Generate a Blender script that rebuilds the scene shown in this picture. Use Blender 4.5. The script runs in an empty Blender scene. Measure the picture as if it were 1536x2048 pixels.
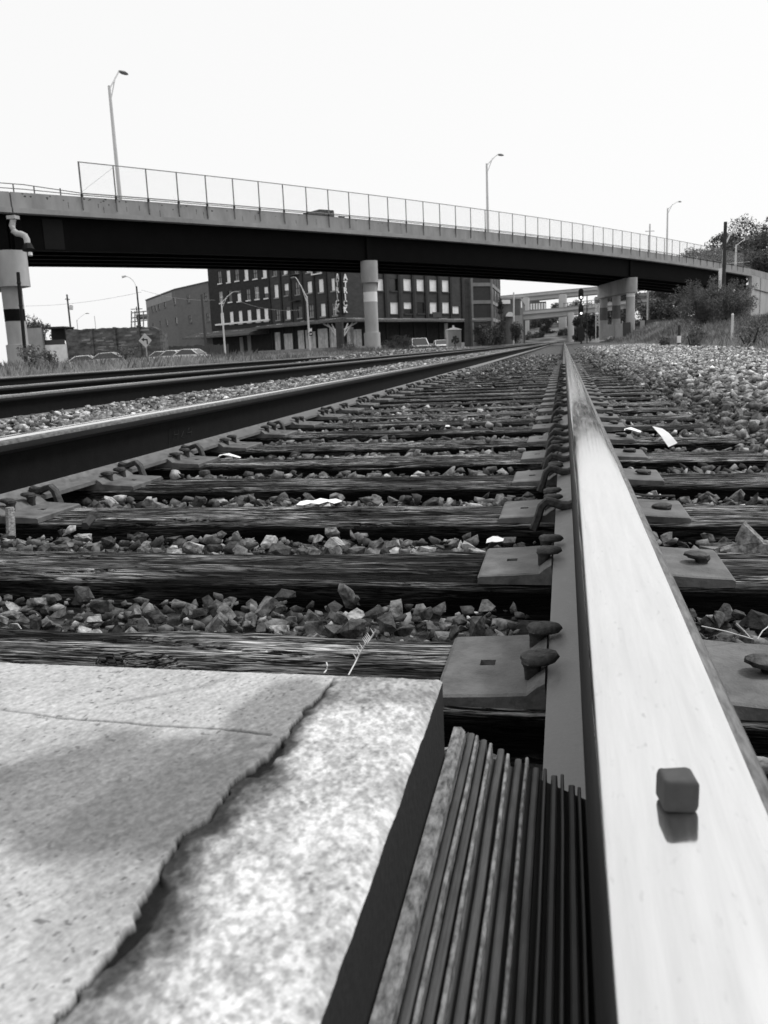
import bpy, bmesh, math, random
import numpy as np
from mathutils import Vector, Matrix

random.seed(7)
rng = np.random.default_rng(11)
scene = bpy.context.scene
COL = scene.collection

# ------------------------------------------------------------------ camera
F, ZC = 1700.0, 0.386                    # focal length in photo pixels, camera height (m)
def cam_axes(roll, vp=(1128.0, 682.0)):
    vy = np.array([vp[0] - 768, vp[1] - 1024, F]); vy /= np.linalg.norm(vy)
    a = np.array([math.sin(roll), -math.cos(roll), 0.0])
    up = a + np.array([0, 0, -(a @ vy) / vy[2]]); up /= np.linalg.norm(up)
    return np.stack([np.cross(vy, up), vy, up], 1)
M = cam_axes(math.radians(-2.5))
cam_data = bpy.data.cameras.new('camera')
cam = bpy.data.objects.new('camera', cam_data); COL.objects.link(cam)
cam_data.sensor_fit = 'VERTICAL'; cam_data.sensor_height = 36.0; cam_data.sensor_width = 27.0
cam_data.lens = F / 2048 * 36.0
cam_data.clip_start = 0.02; cam_data.clip_end = 3000
cam.matrix_world = Matrix(((M[0, 0], -M[1, 0], -M[2, 0], 0), (M[0, 1], -M[1, 1], -M[2, 1], 0),
                           (M[0, 2], -M[1, 2], -M[2, 2], ZC), (0, 0, 0, 1)))
cam_data.dof.use_dof = True; cam_data.dof.focus_distance = 1.1; cam_data.dof.aperture_fstop = 24
scene.camera = cam

# ------------------------------------------------------------------ world, sun, exposure
SUN_AZ, SUN_EL = math.radians(48), math.radians(52)      # azimuth from +Y towards +X
world = bpy.data.worlds.new('World'); scene.world = world; world.use_nodes = True
wn, wl = world.node_tree.nodes, world.node_tree.links
bg = wn['Background']
sky = wn.new('ShaderNodeTexSky'); sky.sky_type = 'NISHITA'; sky.sun_disc = False
sky.sun_elevation = SUN_EL; sky.sun_rotation = SUN_AZ; sky.air_density = 1.0; sky.dust_density = 3.0
bw = wn.new('ShaderNodeRGBToBW'); wl.new(sky.outputs[0], bw.inputs[0])
veil = wn.new('ShaderNodeMath'); veil.operation = 'MULTIPLY_ADD'       # overcast: faint sky plus an even veil of cloud
veil.inputs[1].default_value = 0.12; veil.inputs[2].default_value = 9.2
wl.new(bw.outputs[0], veil.inputs[0]); wl.new(veil.outputs[0], bg.inputs[0]); bg.inputs[1].default_value = 0.1
sun_data = bpy.data.lights.new('sun', 'SUN'); sun_data.energy = 2.2; sun_data.angle = math.radians(12)
sun = bpy.data.objects.new('sun', sun_data); COL.objects.link(sun)
sd = Vector((math.sin(SUN_AZ) * math.cos(SUN_EL), math.cos(SUN_AZ) * math.cos(SUN_EL), math.sin(SUN_EL)))
sun.rotation_euler = sd.to_track_quat('Z', 'Y').to_euler()
vs = scene.view_settings
vs.view_transform = 'Standard'; vs.look = 'None'; vs.exposure = 0.0; vs.gamma = 1.0; vs.use_curve_mapping = False
scene.cycles.use_denoising = True; scene.cycles.max_bounces = 6; scene.cycles.diffuse_bounces = 3
scene.cycles.glossy_bounces = 3; scene.cycles.transparent_max_bounces = 8

# ------------------------------------------------------------------ pixel <-> place
def ray(px, py): return M.T @ np.array([px - 768, py - 1024, F])
def on_z(px, py, z):
    w = ray(px, py); t = (z - ZC) / w[2]; return Vector((w[0] * t, w[1] * t, z))
def at_depth(px, py, D):
    w = ray(px, py) * (D / F); return Vector((w[0], w[1], w[2] + ZC))
def on_ground(px, D, z=0.0):            # plan position of image column px at depth D
    p = at_depth(px, 700, D); return Vector((p.x, p.y, z))

# ------------------------------------------------------------------ materials
MATS = {}
def mat(name, lo, hi=None, rough=0.8, metal=0.0, scale=8.0, detail=6.0, stretch=(1, 1, 1), bump=0.0, bscale=None,
        attr=None, contrast=0.25, spec=0.3, emit=0.0, rough2=None, coat=0.0):
    m = bpy.data.materials.new(name); m.use_nodes = True
    N, L = m.node_tree.nodes, m.node_tree.links
    b = N['Principled BSDF']
    b.inputs['Roughness'].default_value = rough; b.inputs['Metallic'].default_value = metal
    b.inputs['Specular IOR Level'].default_value = spec
    if coat: b.inputs['Coat Weight'].default_value = coat
    hi = lo if hi is None else hi
    geo = N.new('ShaderNodeNewGeometry'); mp = N.new('ShaderNodeMapping'); mp.inputs['Scale'].default_value = stretch
    L.new(geo.outputs['Position'], mp.inputs['Vector'])
    nz = N.new('ShaderNodeTexNoise'); nz.inputs['Scale'].default_value = scale; nz.inputs['Detail'].default_value = detail
    nz.inputs['Roughness'].default_value = 0.62
    L.new(mp.outputs[0], nz.inputs['Vector'])
    rp = N.new('ShaderNodeValToRGB')
    rp.color_ramp.elements[0].position = 0.5 - contrast; rp.color_ramp.elements[0].color = (lo, lo, lo, 1)
    rp.color_ramp.elements[1].position = 0.5 + contrast; rp.color_ramp.elements[1].color = (hi, hi, hi, 1)
    L.new(nz.outputs['Fac'], rp.inputs[0])
    out = rp.outputs[0]
    if attr:
        at = N.new('ShaderNodeAttribute'); at.attribute_name = attr
        mx = N.new('ShaderNodeMix'); mx.data_type = 'RGBA'; mx.blend_type = 'MULTIPLY'; mx.inputs[0].default_value = 1.0
        L.new(out, mx.inputs[6]); L.new(at.outputs['Color'], mx.inputs[7]); out = mx.outputs[2]
    L.new(out, b.inputs['Base Color'])
    if rough2 is not None:
        mr = N.new('ShaderNodeMapRange'); mr.inputs[1].default_value = 0.35; mr.inputs[2].default_value = 0.65
        mr.inputs[3].default_value = rough; mr.inputs[4].default_value = rough2
        L.new(nz.outputs['Fac'], mr.inputs[0]); L.new(mr.outputs[0], b.inputs['Roughness'])
    if bump:
        n2 = nz
        if bscale:
            n2 = N.new('ShaderNodeTexNoise'); n2.inputs['Scale'].default_value = bscale; n2.inputs['Detail'].default_value = 8
            L.new(mp.outputs[0], n2.inputs['Vector'])
        bp = N.new('ShaderNodeBump'); bp.inputs['Strength'].default_value = 1.0; bp.inputs['Distance'].default_value = bump
        L.new(n2.outputs['Fac'], bp.inputs['Height']); L.new(bp.outputs[0], b.inputs['Normal'])
    if emit:
        b.inputs['Emission Color'].default_value = (1, 1, 1, 1); b.inputs['Emission Strength'].default_value = emit
    MATS[name] = m
    return m

mat('ground_dirt', .10, .24, scale=3, bump=.02, bscale=30)
mat('ballast_bed', .006, .12, scale=17, detail=8, bump=.05, contrast=.16)
mat('stone', .05, .30, scale=70, detail=10, attr='tone', bump=.006, bscale=75, contrast=.15, rough=.85)
mat('far_stone', .06, .30, scale=55, attr='tone', rough=.9, bump=.004, bscale=70, contrast=.18)
mat('tie_wood', .022, .24, spec=.12, scale=2.6, detail=10, stretch=(3, 52, 52), bump=.006, contrast=.2, rough=.85, attr='tone')
def wood_detail():
    m = MATS['tie_wood']; N, L = m.node_tree.nodes, m.node_tree.links; b = N['Principled BSDF']
    geo = N.new('ShaderNodeNewGeometry')
    def tex(stretch, kind='FBM', detail=4, dist=.0):
        mp = N.new('ShaderNodeMapping'); mp.inputs['Scale'].default_value = stretch; L.new(geo.outputs['Position'], mp.inputs[0])
        nz = N.new('ShaderNodeTexNoise'); nz.noise_type = kind; nz.inputs['Scale'].default_value = 1; nz.inputs['Detail'].default_value = detail; nz.inputs['Distortion'].default_value = dist; L.new(mp.outputs[0], nz.inputs['Vector']); return nz.outputs['Fac']
    def ramp(src, p0, c0, p1, c1):
        rp = N.new('ShaderNodeValToRGB'); rp.color_ramp.elements[0].position = p0; rp.color_ramp.elements[0].color = (c0, c0, c0, 1); rp.color_ramp.elements[1].position = p1; rp.color_ramp.elements[1].color = (c1, c1, c1, 1); L.new(src, rp.inputs[0]); return rp.outputs[0]
    def mul(a_, b_):
        mx = N.new('ShaderNodeMix'); mx.data_type = 'RGBA'; mx.blend_type = 'MULTIPLY'; mx.inputs[0].default_value = 1; L.new(a_, mx.inputs[6]); L.new(b_, mx.inputs[7]); return mx.outputs[2]
    fib = tex((24, 430, 430), detail=5, dist=.5); spl = tex((6, 120, 120), detail=3, dist=.7)
    dif = N.new('ShaderNodeMath'); dif.operation = 'SUBTRACT'; dif.inputs[1].default_value = .5; L.new(spl, dif.inputs[0])
    ab = N.new('ShaderNodeMath'); ab.operation = 'ABSOLUTE'; L.new(dif.outputs[0], ab.inputs[0])          # thin splits where the noise crosses its middle
    wear = tex((3.5, 12, 12), detail=6)
    src = b.inputs['Base Color'].links[0].from_socket
    col = mul(mul(mul(src, ramp(fib, .40, .12, .60, 2.2)), ramp(ab.outputs[0], .012, .05, .045, 1.0)), ramp(wear, .38, .35, .66, 1.7))
    L.new(col, b.inputs['Base Color'])
    bp = N.new('ShaderNodeBump'); bp.inputs['Distance'].default_value = .004; L.new(fib, bp.inputs['Height']); L.new(b.inputs['Normal'].links[0].from_socket, bp.inputs['Normal'])
    mn = N.new('ShaderNodeMath'); mn.operation = 'MINIMUM'; mn.inputs[1].default_value = .05; L.new(ab.outputs[0], mn.inputs[0])
    b3 = N.new('ShaderNodeBump'); b3.inputs['Distance'].default_value = .12; L.new(mn.outputs[0], b3.inputs['Height']); L.new(bp.outputs[0], b3.inputs['Normal']); L.new(b3.outputs[0], b.inputs['Normal'])
wood_detail()
mat('tie_wood_far', .002, .035, scale=2.2, detail=7, stretch=(2, 26, 26), bump=.004, contrast=.2, rough=.8)
mat('rail_tread', .70, .93, rough=.05, metal=1, scale=14, stretch=(9, .5, 1), rough2=.11, contrast=.3, bump=.00002, bscale=40)
def tread_material():
    m = MATS['rail_tread']; N, L = m.node_tree.nodes, m.node_tree.links; b = N['Principled BSDF']; out = N['Material Output']
    geo = N.new('ShaderNodeNewGeometry')
    def noise(stretch, scale, detail=6):
        mp = N.new('ShaderNodeMapping'); mp.inputs['Scale'].default_value = stretch; L.new(geo.outputs['Position'], mp.inputs[0])
        nz = N.new('ShaderNodeTexNoise'); nz.inputs['Scale'].default_value = scale; nz.inputs['Detail'].default_value = detail; L.new(mp.outputs[0], nz.inputs['Vector']); return nz.outputs['Fac']
    b2 = N.new('ShaderNodeBsdfPrincipled'); b2.inputs['Metallic'].default_value = 1; b2.inputs['Roughness'].default_value = .27
    rp = N.new('ShaderNodeValToRGB'); rp.color_ramp.elements[0].position = .27; rp.color_ramp.elements[0].color = (.25, .25, .25, 1); rp.color_ramp.elements[1].position = .37; rp.color_ramp.elements[1].color = (.88, .88, .88, 1)
    L.new(noise((260, 90, 1), 1.0, 4), rp.inputs[0]); L.new(rp.outputs[0], b2.inputs['Base Color'])
    mr = N.new('ShaderNodeMapRange'); mr.inputs[1].default_value = .3; mr.inputs[2].default_value = .7; mr.inputs[3].default_value = .02; mr.inputs[4].default_value = .26
    L.new(noise((320, 2.2, 1), 1.0, 5), mr.inputs[0])
    mx = N.new('ShaderNodeMixShader'); L.new(mr.outputs[0], mx.inputs[0]); L.new(b.outputs[0], mx.inputs[1]); L.new(b2.outputs[0], mx.inputs[2]); L.new(mx.outputs[0], out.inputs[0])
tread_material()
mat('rail_shoulder', .06, .19, rough=.6, metal=.05, scale=90, stretch=(3, .5, 1), contrast=.16, bump=.0003)
mat('rail_side', .010, .026, spec=.2, rough=.55, metal=.2, scale=30, stretch=(1, .2, 3), contrast=.25)
mat('rail_web', .004, .009, spec=.1, rough=.8, scale=20, bump=.0004, bscale=120)
mat('rail_base', .11, .20, rough=.38, metal=.1, scale=60, detail=10, stretch=(1, .6, 1), spec=.5, contrast=.2, bump=.0004, bscale=300, rough2=.6)
mat('plate_steel', .05, .17, rough=.55, scale=22, detail=12, contrast=.17, bump=.0012, bscale=190, spec=.4, rough2=.8)
mat('spike_iron', .012, .06, rough=.62, scale=110, detail=10, contrast=.17, bump=.0014, bscale=260, spec=.4)
mat('filler_rubber', .006, .015, rough=.5, scale=30, stretch=(2, .4, 2))
mat('filler_rib', .07, .30, rough=.7, scale=130, stretch=(2, .8, 2), contrast=.14, bump=.0004)
mat('filler_mid', .025, .09, rough=.6, scale=60, stretch=(2, .35, 2), contrast=.2, bump=.0004)
mat('filler_dark', .012, .04, rough=.5, scale=60, stretch=(2, .3, 2), contrast=.2)
mat('cube_rubber', .045, .07, rough=.75, scale=120, bump=.0004)
mat('paper', .8, .9, rough=.8, scale=20)
mat('dry_straw', .5, .7, rough=.8)
mat('twig_bark', .03, .06, rough=.9, scale=60)
mat('bridge_concrete', .22, .36, scale=.9, detail=10, contrast=.24, rough=.9, stretch=(1, 1, .6))
mat('parapet_concrete', .20, .35, scale=1.3, detail=11, contrast=.25, rough=.9, stretch=(1, 1, .35))
mat('pier_concrete', .30, .50, scale=.8, detail=10, contrast=.22, rough=.9, stretch=(1, 1, .5))
mat('pier_band_dark', .005, .009, rough=.8, spec=.08)
mat('pier_band_light', .8, .86, rough=.7, scale=2)
mat('pier_band_mid', .11, .16, rough=.8, scale=2)  # grey band paint, darkened further to stand for shade under the deck
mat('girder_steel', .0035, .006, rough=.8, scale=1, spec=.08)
mat('girder_patch', .010, .014, rough=.7, scale=1, spec=.15)
mat('fence_steel', .13, .2, rough=.6, scale=3)
mat('fence_wire', .45, .5, rough=.6, scale=3)
mat('rust_stain', .02, .05, rough=.9, scale=12)
mat('pole_light', .52, .64, rough=.5, scale=2)
mat('pole_dark', .03, .05, rough=.8, scale=3)
mat('pole_wood', .05, .09, rough=.9, scale=3, stretch=(4, 4, .4))
mat('white_paint', .72, .82, rough=.6, scale=3)
mat('black_paint', .012, .018, rough=.5)
mat('brick_dark', .016, .034, scale=1.2, detail=12, contrast=.2, rough=.9, bump=.02, bscale=9, stretch=(1, 1, 3))
mat('brick_mid', .034, .062, scale=.9, detail=12, contrast=.22, rough=.9, bump=.02, bscale=9, stretch=(1, 1, 3))
mat('brick_grey', .105, .15, scale=.8, detail=12, contrast=.25, rough=.9, bump=.02, bscale=9, stretch=(1, 1, 3))
mat('brick_ruin', .035, .15, scale=.8, detail=12, contrast=.16, rough=.9, bump=.02, bscale=6, stretch=(1, 1, 3))
mat('frame_concrete', .2, .3, scale=1, detail=9, rough=.9)
mat('infill', .05, .075, scale=1.5, detail=9, rough=.9)
mat('pane_board', .68, .88, scale=1.6, detail=6, rough=.7, contrast=.2)
mat('pane_grey', .14, .26, scale=2.5, detail=6, rough=.4, contrast=.25)
mat('pane_dark', .008, .014, rough=.25, spec=.5)
mat('sill_stone', .66, .8, scale=3, rough=.8)
mat('canopy_roof', .05, .14, scale=3, stretch=(1, 1, 1), contrast=.2, rough=.8)
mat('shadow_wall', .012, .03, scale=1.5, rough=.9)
mat('door_paint', .38, .75, scale=1.2, detail=8, contrast=.2, rough=.8)
mat('timber_pale', .55, .7, scale=3, rough=.7)
mat('sign_white', .75, .85, rough=.6)
mat('sign_worn', .30, .75, scale=3, detail=8, contrast=.12, rough=.7)
mat('car_white', .7, .78, rough=.25, spec=.5, coat=.5)
mat('car_glass', .03, .05, rough=.1, spec=.6)
mat('tyre', .01, .015, rough=.9)
mat('leaf_dark', .035, .105, scale=1.3, contrast=.2, rough=.7)
mat('leaf_mid', .045, .13, scale=1.3, contrast=.2, rough=.7)
mat('leaf_grey', .07, .17, scale=1.3, contrast=.2, rough=.7)
mat('grass_pale', .22, .46, scale=.6, contrast=.2, rough=.85)
mat('grass_mid', .09, .22, scale=.6, contrast=.2, rough=.85)
mat('hill_soil', .05, .11, scale=.2, rough=.95)
mat('bank_grass', .03, .24, scale=.35, detail=12, contrast=.13, rough=.95, stretch=(.5, 1, 3))
mat('bark', .02, .04, rough=.9, scale=6)
mat('viaduct', .38, .52, scale=.2, rough=.9)
mat('viaduct_side', .24, .32, scale=.2, rough=.9)
mat('far_brick', .07, .12, scale=.6, rough=.9)
mat('lamp_lit', .9, .9, emit=2.5)
mat('metal_pale', .45, .6, rough=.4, metal=.4, scale=4)
mat('debris_dark', .01, .02, rough=.9)
mat('wire_grey', .25, .3, rough=.6)

# ------------------------------------------------------------------ mesh and object helpers
BASE = {}
def tag(o, label=None, cat=None, group=None, kind=None):
    if label: o['label'] = label
    if cat: o['category'] = cat
    if group: o['group'] = group
    if kind: o['kind'] = kind
    return o
def empty(name, loc, label=None, cat=None, group=None):
    o = bpy.data.objects.new(name, None); COL.objects.link(o); o.location = loc; o.empty_display_size = .2
    BASE[o] = Vector(loc)
    return tag(o, label, cat, group)

class MB:
    def __init__(s): s.v = []; s.f = []; s.m = []
    def add(s, vs_, fs, mi=0):
        k = len(s.v); s.v += [tuple(p) for p in vs_]
        s.f += [tuple(i + k for i in f) for f in fs]; s.m += [mi] * len(fs); return s
    def hexa(s, p, mi=0):                                   # 8 points: bottom 0-3, top 4-7
        return s.add(p, [(3, 2, 1, 0), (4, 5, 6, 7), (0, 1, 5, 4), (1, 2, 6, 5), (2, 3, 7, 6), (3, 0, 4, 7)], mi)
    def box(s, c, size, R=None, mi=0):
        x, y, z = [q / 2 for q in size]; c = Vector(c)
        P = [Vector(q) for q in ((-x, -y, -z), (x, -y, -z), (x, y, -z), (-x, y, -z), (-x, -y, z), (x, -y, z), (x, y, z), (-x, y, z))]
        return s.hexa([c + (R @ p if R else p) for p in P], mi)
    def tube(s, pts, r, n=8, mi=0, cap=True):
        pts = [Vector(p) for p in pts]; rr = r if isinstance(r, (list, tuple)) else [r] * len(pts)
        rings = []
        for i, p in enumerate(pts):
            t = (pts[min(i + 1, len(pts) - 1)] - pts[max(i - 1, 0)]).normalized()
            u = t.cross(Vector((0, 0, 1)));  u = u if u.length > 1e-3 else t.cross(Vector((1, 0, 0)))
            u.normalize(); w = u.cross(t)
            rings.append([p + (u * math.cos(a) + w * math.sin(a)) * rr[i] for a in [2 * math.pi * k / n for k in range(n)]])
        V = [q for ring in rings for q in ring]; fs = []
        for i in range(len(pts) - 1):
            for k in range(n):
                a, b = i * n + k, i * n + (k + 1) % n
                fs.append((a, a + n, b + n, b))
        if cap: fs += [tuple(range(n)), tuple(range(len(V) - 1, len(V) - n - 1, -1))]
        return s.add(V, fs, mi)
    def sweep(s, rings, mi=0, cap=True, closed=True):
        n = len(rings[0]); V = [q for r in rings for q in r]; fs = []
        for i in range(len(rings) - 1):
            for k in range(n if closed else n - 1):
                a, b = i * n + k, i * n + (k + 1) % n
                fs.append((a, b, b + n, a + n))
        if cap: fs += [tuple(range(n - 1, -1, -1)), tuple(range(len(V) - n, len(V)))]
        return s.add(V, fs, mi)
    def build(s, name, mats, parent=None, smooth=False, origin=None):
        me = bpy.data.meshes.new(name)
        o0 = BASE.get(parent, Vector((0, 0, 0))) if parent else (Vector(origin) if origin else Vector((0, 0, 0)))
        me.from_pydata([(a - o0.x, b - o0.y, c - o0.z) for a, b, c in s.v], [], s.f)
        for m in (mats if isinstance(mats, (list, tuple)) else [mats]): me.materials.append(MATS[m])
        if any(s.m): me.polygons.foreach_set('material_index', s.m)
        if smooth: me.polygons.foreach_set('use_smooth', [True] * len(me.polygons)); me.set_sharp_from_angle(angle=math.radians(38))
        me.update()
        return link(name, me, parent, o0)
def link(name, me, parent=None, o0=Vector((0, 0, 0))):
    o = bpy.data.objects.new(name, me); COL.objects.link(o)
    if parent: o.parent = parent; BASE[o] = BASE.get(parent, Vector((0, 0, 0)))
    else: o.location = o0; BASE[o] = Vector(o0)
    return o
def np_mesh(name, V, T, mats, tone=None, smooth=False, parent=None):     # V (n,3), T (m,3) triangles or (m,4) quads
    me = bpy.data.meshes.new(name)
    V = np.ascontiguousarray(V, np.float32); T = np.ascontiguousarray(T, np.int32)
    k = T.shape[1]
    me.vertices.add(len(V)); me.vertices.foreach_set('co', V.ravel())
    me.loops.add(T.size); me.loops.foreach_set('vertex_index', T.ravel())
    me.polygons.add(len(T)); me.polygons.foreach_set('loop_start', np.arange(0, T.size, k, dtype=np.int32))
    me.polygons.foreach_set('loop_total', np.full(len(T), k, np.int32))
    for m in (mats if isinstance(mats, (list, tuple)) else [mats]): me.materials.append(MATS[m])
    if tone is not None:
        a = me.color_attributes.new('tone', 'FLOAT_COLOR', 'POINT')
        c = np.ones((len(V), 4), np.float32); c[:, :3] = np.asarray(tone, np.float32)[:, None]
        a.data.foreach_set('color', c.ravel())
    if smooth: me.polygons.foreach_set('use_smooth', np.ones(len(T), bool))
    me.update(calc_edges=True); me.validate()
    return link(name, me, parent)
def set_tone(me, val):
    a = me.color_attributes.new('tone', 'FLOAT_COLOR', 'POINT')
    c = np.full((len(me.vertices), 4), val, np.float32); c[:, 3] = 1; a.data.foreach_set('color', c.ravel())
def lattice_noise(x, y, seed=0):                            # smooth value noise 0..1
    x = np.asarray(x, float); y = np.asarray(y, float)
    xi, yi = np.floor(x).astype(np.int64), np.floor(y).astype(np.int64)
    u, v = x - xi, y - yi; u = u * u * (3 - 2 * u); v = v * v * (3 - 2 * v)
    def h(i, j):
        n = (i * 374761393 + j * 668265263 + seed * 974711) & 0x7fffffff
        n = ((n ^ (n >> 13)) * 1274126177) & 0x7fffffff
        n = ((n ^ (n >> 16)) * 60493) & 0x7fffffff
        return (n % 100003) / 100003.0
    return (h(xi, yi) * (1 - u) + h(xi + 1, yi) * u) * (1 - v) + (h(xi, yi + 1) * (1 - u) + h(xi + 1, yi + 1) * u) * v
def fbm(x, y, seed=0, o=4):
    t, a, n = 0, .5, 0
    for k in range(o): t = t + a * lattice_noise(x * 2 ** k, y * 2 ** k, seed + k * 17); n += a; a *= .5
    return t / n
def sstep(a, b, x): t = np.clip((np.asarray(x, float) - a) / (b - a), 0, 1); return t * t * (3 - 2 * t)
ORD = ['first', 'second', 'third', 'fourth', 'fifth', 'sixth', 'seventh', 'eighth', 'ninth', 'tenth', 'eleventh', 'twelfth', 'thirteenth',
       'fourteenth', 'fifteenth', 'sixteenth', 'seventeenth', 'eighteenth', 'nineteenth', 'twentieth', 'twenty-first', 'twenty-second',
       'twenty-third', 'twenty-fourth', 'twenty-fifth', 'twenty-sixth', 'twenty-seventh', 'twenty-eighth', 'twenty-ninth', 'thirtieth',
       'thirty-first', 'thirty-second', 'thirty-third', 'thirty-fourth', 'thirty-fifth', 'thirty-sixth', 'thirty-seventh', 'thirty-eighth',
       'thirty-ninth', 'fortieth', 'forty-first', 'forty-second', 'forty-third', 'forty-fourth', 'forty-fifth', 'forty-sixth',
       'forty-seventh', 'forty-eighth', 'forty-ninth', 'fiftieth']

# ================================================================== SETTING: ground and ballast
TIE0, PITCH = 0.965, 0.4865
RX, LX = 0.0495, -1.465                    # rail centre lines of the near track
T2R, T2L = -3.52, -5.03                   # second track
T3R, T3L = -8.75, -10.26                  # third track
tie_y = [TIE0 + PITCH * k + (0 if k < 4 else random.uniform(-.018, .018)) for k in range(-2, 52)]

def ground_z(x, y):
    x = np.asarray(x, float); y = np.asarray(y, float)
    z = -.30 + .12 * (fbm(x * .15 + 9, y * .15, 3) - .5)
    z = z + .30 * sstep(-10.5, -13, x) * sstep(8, 20, y)
    z = z + (0.25 + 1.5 * sstep(14, 85, y)) * sstep(4.2, 9.5, x)
    return z
def lines(segs):
    out = []
    for a, b, n in segs: out += list(np.linspace(a, b, n, endpoint=False))
    return np.array(out + [segs[-1][1]])
def grid_mesh(name, xs, ys, zf, m, parent=None):
    X, Y = np.meshgrid(xs, ys); Z = zf(X, Y); nx, ny = len(xs), len(ys)
    V = np.stack([X.ravel(), Y.ravel(), np.broadcast_to(Z, X.shape).ravel()], 1)
    i = np.arange(nx * (ny - 1)).reshape(ny - 1, nx)[:, :-1].ravel()
    return np_mesh(name, V, np.stack([i, i + 1, i + nx + 1, i + nx], 1), m, smooth=True, parent=parent)
gx = lines([(-1500, -200, 6), (-200, -60, 14), (-60, -12, 24), (-12, 12, 40), (12, 60, 24), (60, 200, 14), (200, 1500, 6)])
gy = lines([(-300, -10, 6), (-10, 30, 40), (30, 130, 50), (130, 400, 20), (400, 1800, 8)])
tag(grid_mesh('ground', gx, gy, ground_z, 'ground_dirt'), 'pale bare dirt around the tracks and street', kind='structure')

def bed_z(x, y):
    x = np.asarray(x, float); y = np.asarray(y, float)
    z = -.052 + .008 * sstep(1.2, 9, y) + 0 * x
    z = np.where(x > .52, z + (.067 - .008 * sstep(1.2, 9, y)) * sstep(.5, .95, x) + .035 * sstep(1, 2.2, x), z)
    z = np.where(x < -1.75, z + .105 * sstep(-1.72, -2.1, x) * sstep(-3.48, -3.2, x), z)
    z = z + .32 * np.exp(-((x + 6.9) / .9) ** 2) * sstep(14, 34, y)
    z = z + .018 * (fbm(x * 2.1, y * 2.1, 5) - .5) - .33 * sstep(3.7, 4.9, x) - .30 * sstep(-10.9, -11.8, x)
    return z
bx_ = lines([(-12, -2, 40), (-2, 1, 30), (1, 5, 30)]); by_ = lines([(-2, 12, 70), (12, 40, 60), (40, 90, 30), (90, 280, 20)])
bed = tag(grid_mesh('ballast_bed', bx_, by_, bed_z, 'ballast_bed'), 'grey crushed-stone ballast bed under the tracks', kind='structure')

# ---- crushed stone prototypes
def hull_rock(npts, seed, sq=(1, .8, .62)):
    r = random.Random(seed); bm = bmesh.new()
    for _ in range(npts):
        p = Vector((r.uniform(-1, 1), r.uniform(-1, 1), r.uniform(-1, 1)))
        p = p / max(abs(p.x), abs(p.y), abs(p.z)) * r.uniform(.8, 1) if r.random() < .8 else p.normalized() * 1.1
        bm.verts.new((p.x * sq[0] * .5, p.y * sq[1] * .5, p.z * sq[2] * .5))
    res = bmesh.ops.convex_hull(bm, input=bm.verts)
    bmesh.ops.delete(bm, geom=list({e for e in res['geom_interior'] + res['geom_unused'] if isinstance(e, bmesh.types.BMVert)}), context='VERTS')
    bmesh.ops.triangulate(bm, faces=bm.faces[:])
    bm.verts.ensure_lookup_table(); bm.verts.index_update()
    V = np.array([v.co[:] for v in bm.verts]); T = np.array([[v.index for v in f.verts] for f in bm.faces]); bm.free()
    return V, T
FAR_ROCK = [hull_rock(10, 100 + k, (1, random.uniform(.65, .95), random.uniform(.32, .75))) for k in range(14)]
NEAR_ROCK = []
for k in range(16):
    V, T = hull_rock(15, 300 + k, (1, random.uniform(.6, .95), random.uniform(.45, .8)))
    me = bpy.data.meshes.new('stone'); me.from_pydata(V.tolist(), [], T.tolist())
    bm = bmesh.new(); bm.from_mesh(me); bmesh.ops.subdivide_edges(bm, edges=bm.edges[:], cuts=1, use_grid_fill=True); bmesh.ops.triangulate(bm, faces=bm.faces[:])
    for v in bm.verts: v.co *= 1 + random.uniform(-.055, .035)
    bm.to_mesh(me); bm.free(); me.materials.append(MATS['stone'])
    set_tone(me, [.22, .45, .65, .35, .95, .42, .75, 1.8][k % 8]); NEAR_ROCK.append(me)
def rot_mats(n):
    t_, a_, h_ = rng.normal(0, .30, n), rng.uniform(0, 6.28, n), rng.uniform(0, 3.1416, n)        # any heading, modest tilt
    w, x, y, z = np.cos(t_) * np.cos(h_), np.sin(t_) * np.cos(a_), np.sin(t_) * np.sin(a_), np.cos(t_) * np.sin(h_)
    return np.stack([1 - 2 * (y * y + z * z), 2 * (x * y - z * w), 2 * (x * z + y * w), 2 * (x * y + z * w), 1 - 2 * (x * x + z * z), 2 * (y * z - x * w),
                     2 * (x * z - y * w), 2 * (y * z + x * w), 1 - 2 * (x * x + y * y)], 1).reshape(n, 3, 3)
ty = np.array(tie_y)
def scatter(x0, x1, y0, y1, dens, s0, s1, lift=0.0):
    n = int((x1 - x0) * (y1 - y0) * dens)
    x = rng.uniform(x0, x1, n); y = rng.uniform(y0, y1, n)
    s = s0 + (s1 - s0) * rng.random(n) ** 1.6
    z = bed_z(x, y) + lift + s * rng.uniform(-.1, .35, n)
    d = np.abs(y[:, None] - ty[None, :]).min(1)
    on_tie = (d < .122 + s * .5) & (x < .66) & (x > -2.05)
    bare = rng.random(n) > (.003 * (y > 2.4) - .001 + .42 * sstep(6.5, 16, y))
    keep = ~(on_tie & bare & (y < 40))
    z = np.where(on_tie, np.maximum(z, .012 + s * .2), z)
    for c in (RX, LX, T2R, T2L, T3R, T3L): keep &= np.abs(x - c) > .10 + .5 * s
    keep &= ~((np.abs(x - RX) < .34) & (d < .13)) & ~((np.abs(x - LX) < .34) & (d < .13))
    keep &= ~((y < .50) & (x < .09) & (x > -1.5))
    return np.stack([x, y, z, s], 1)[keep]
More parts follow.
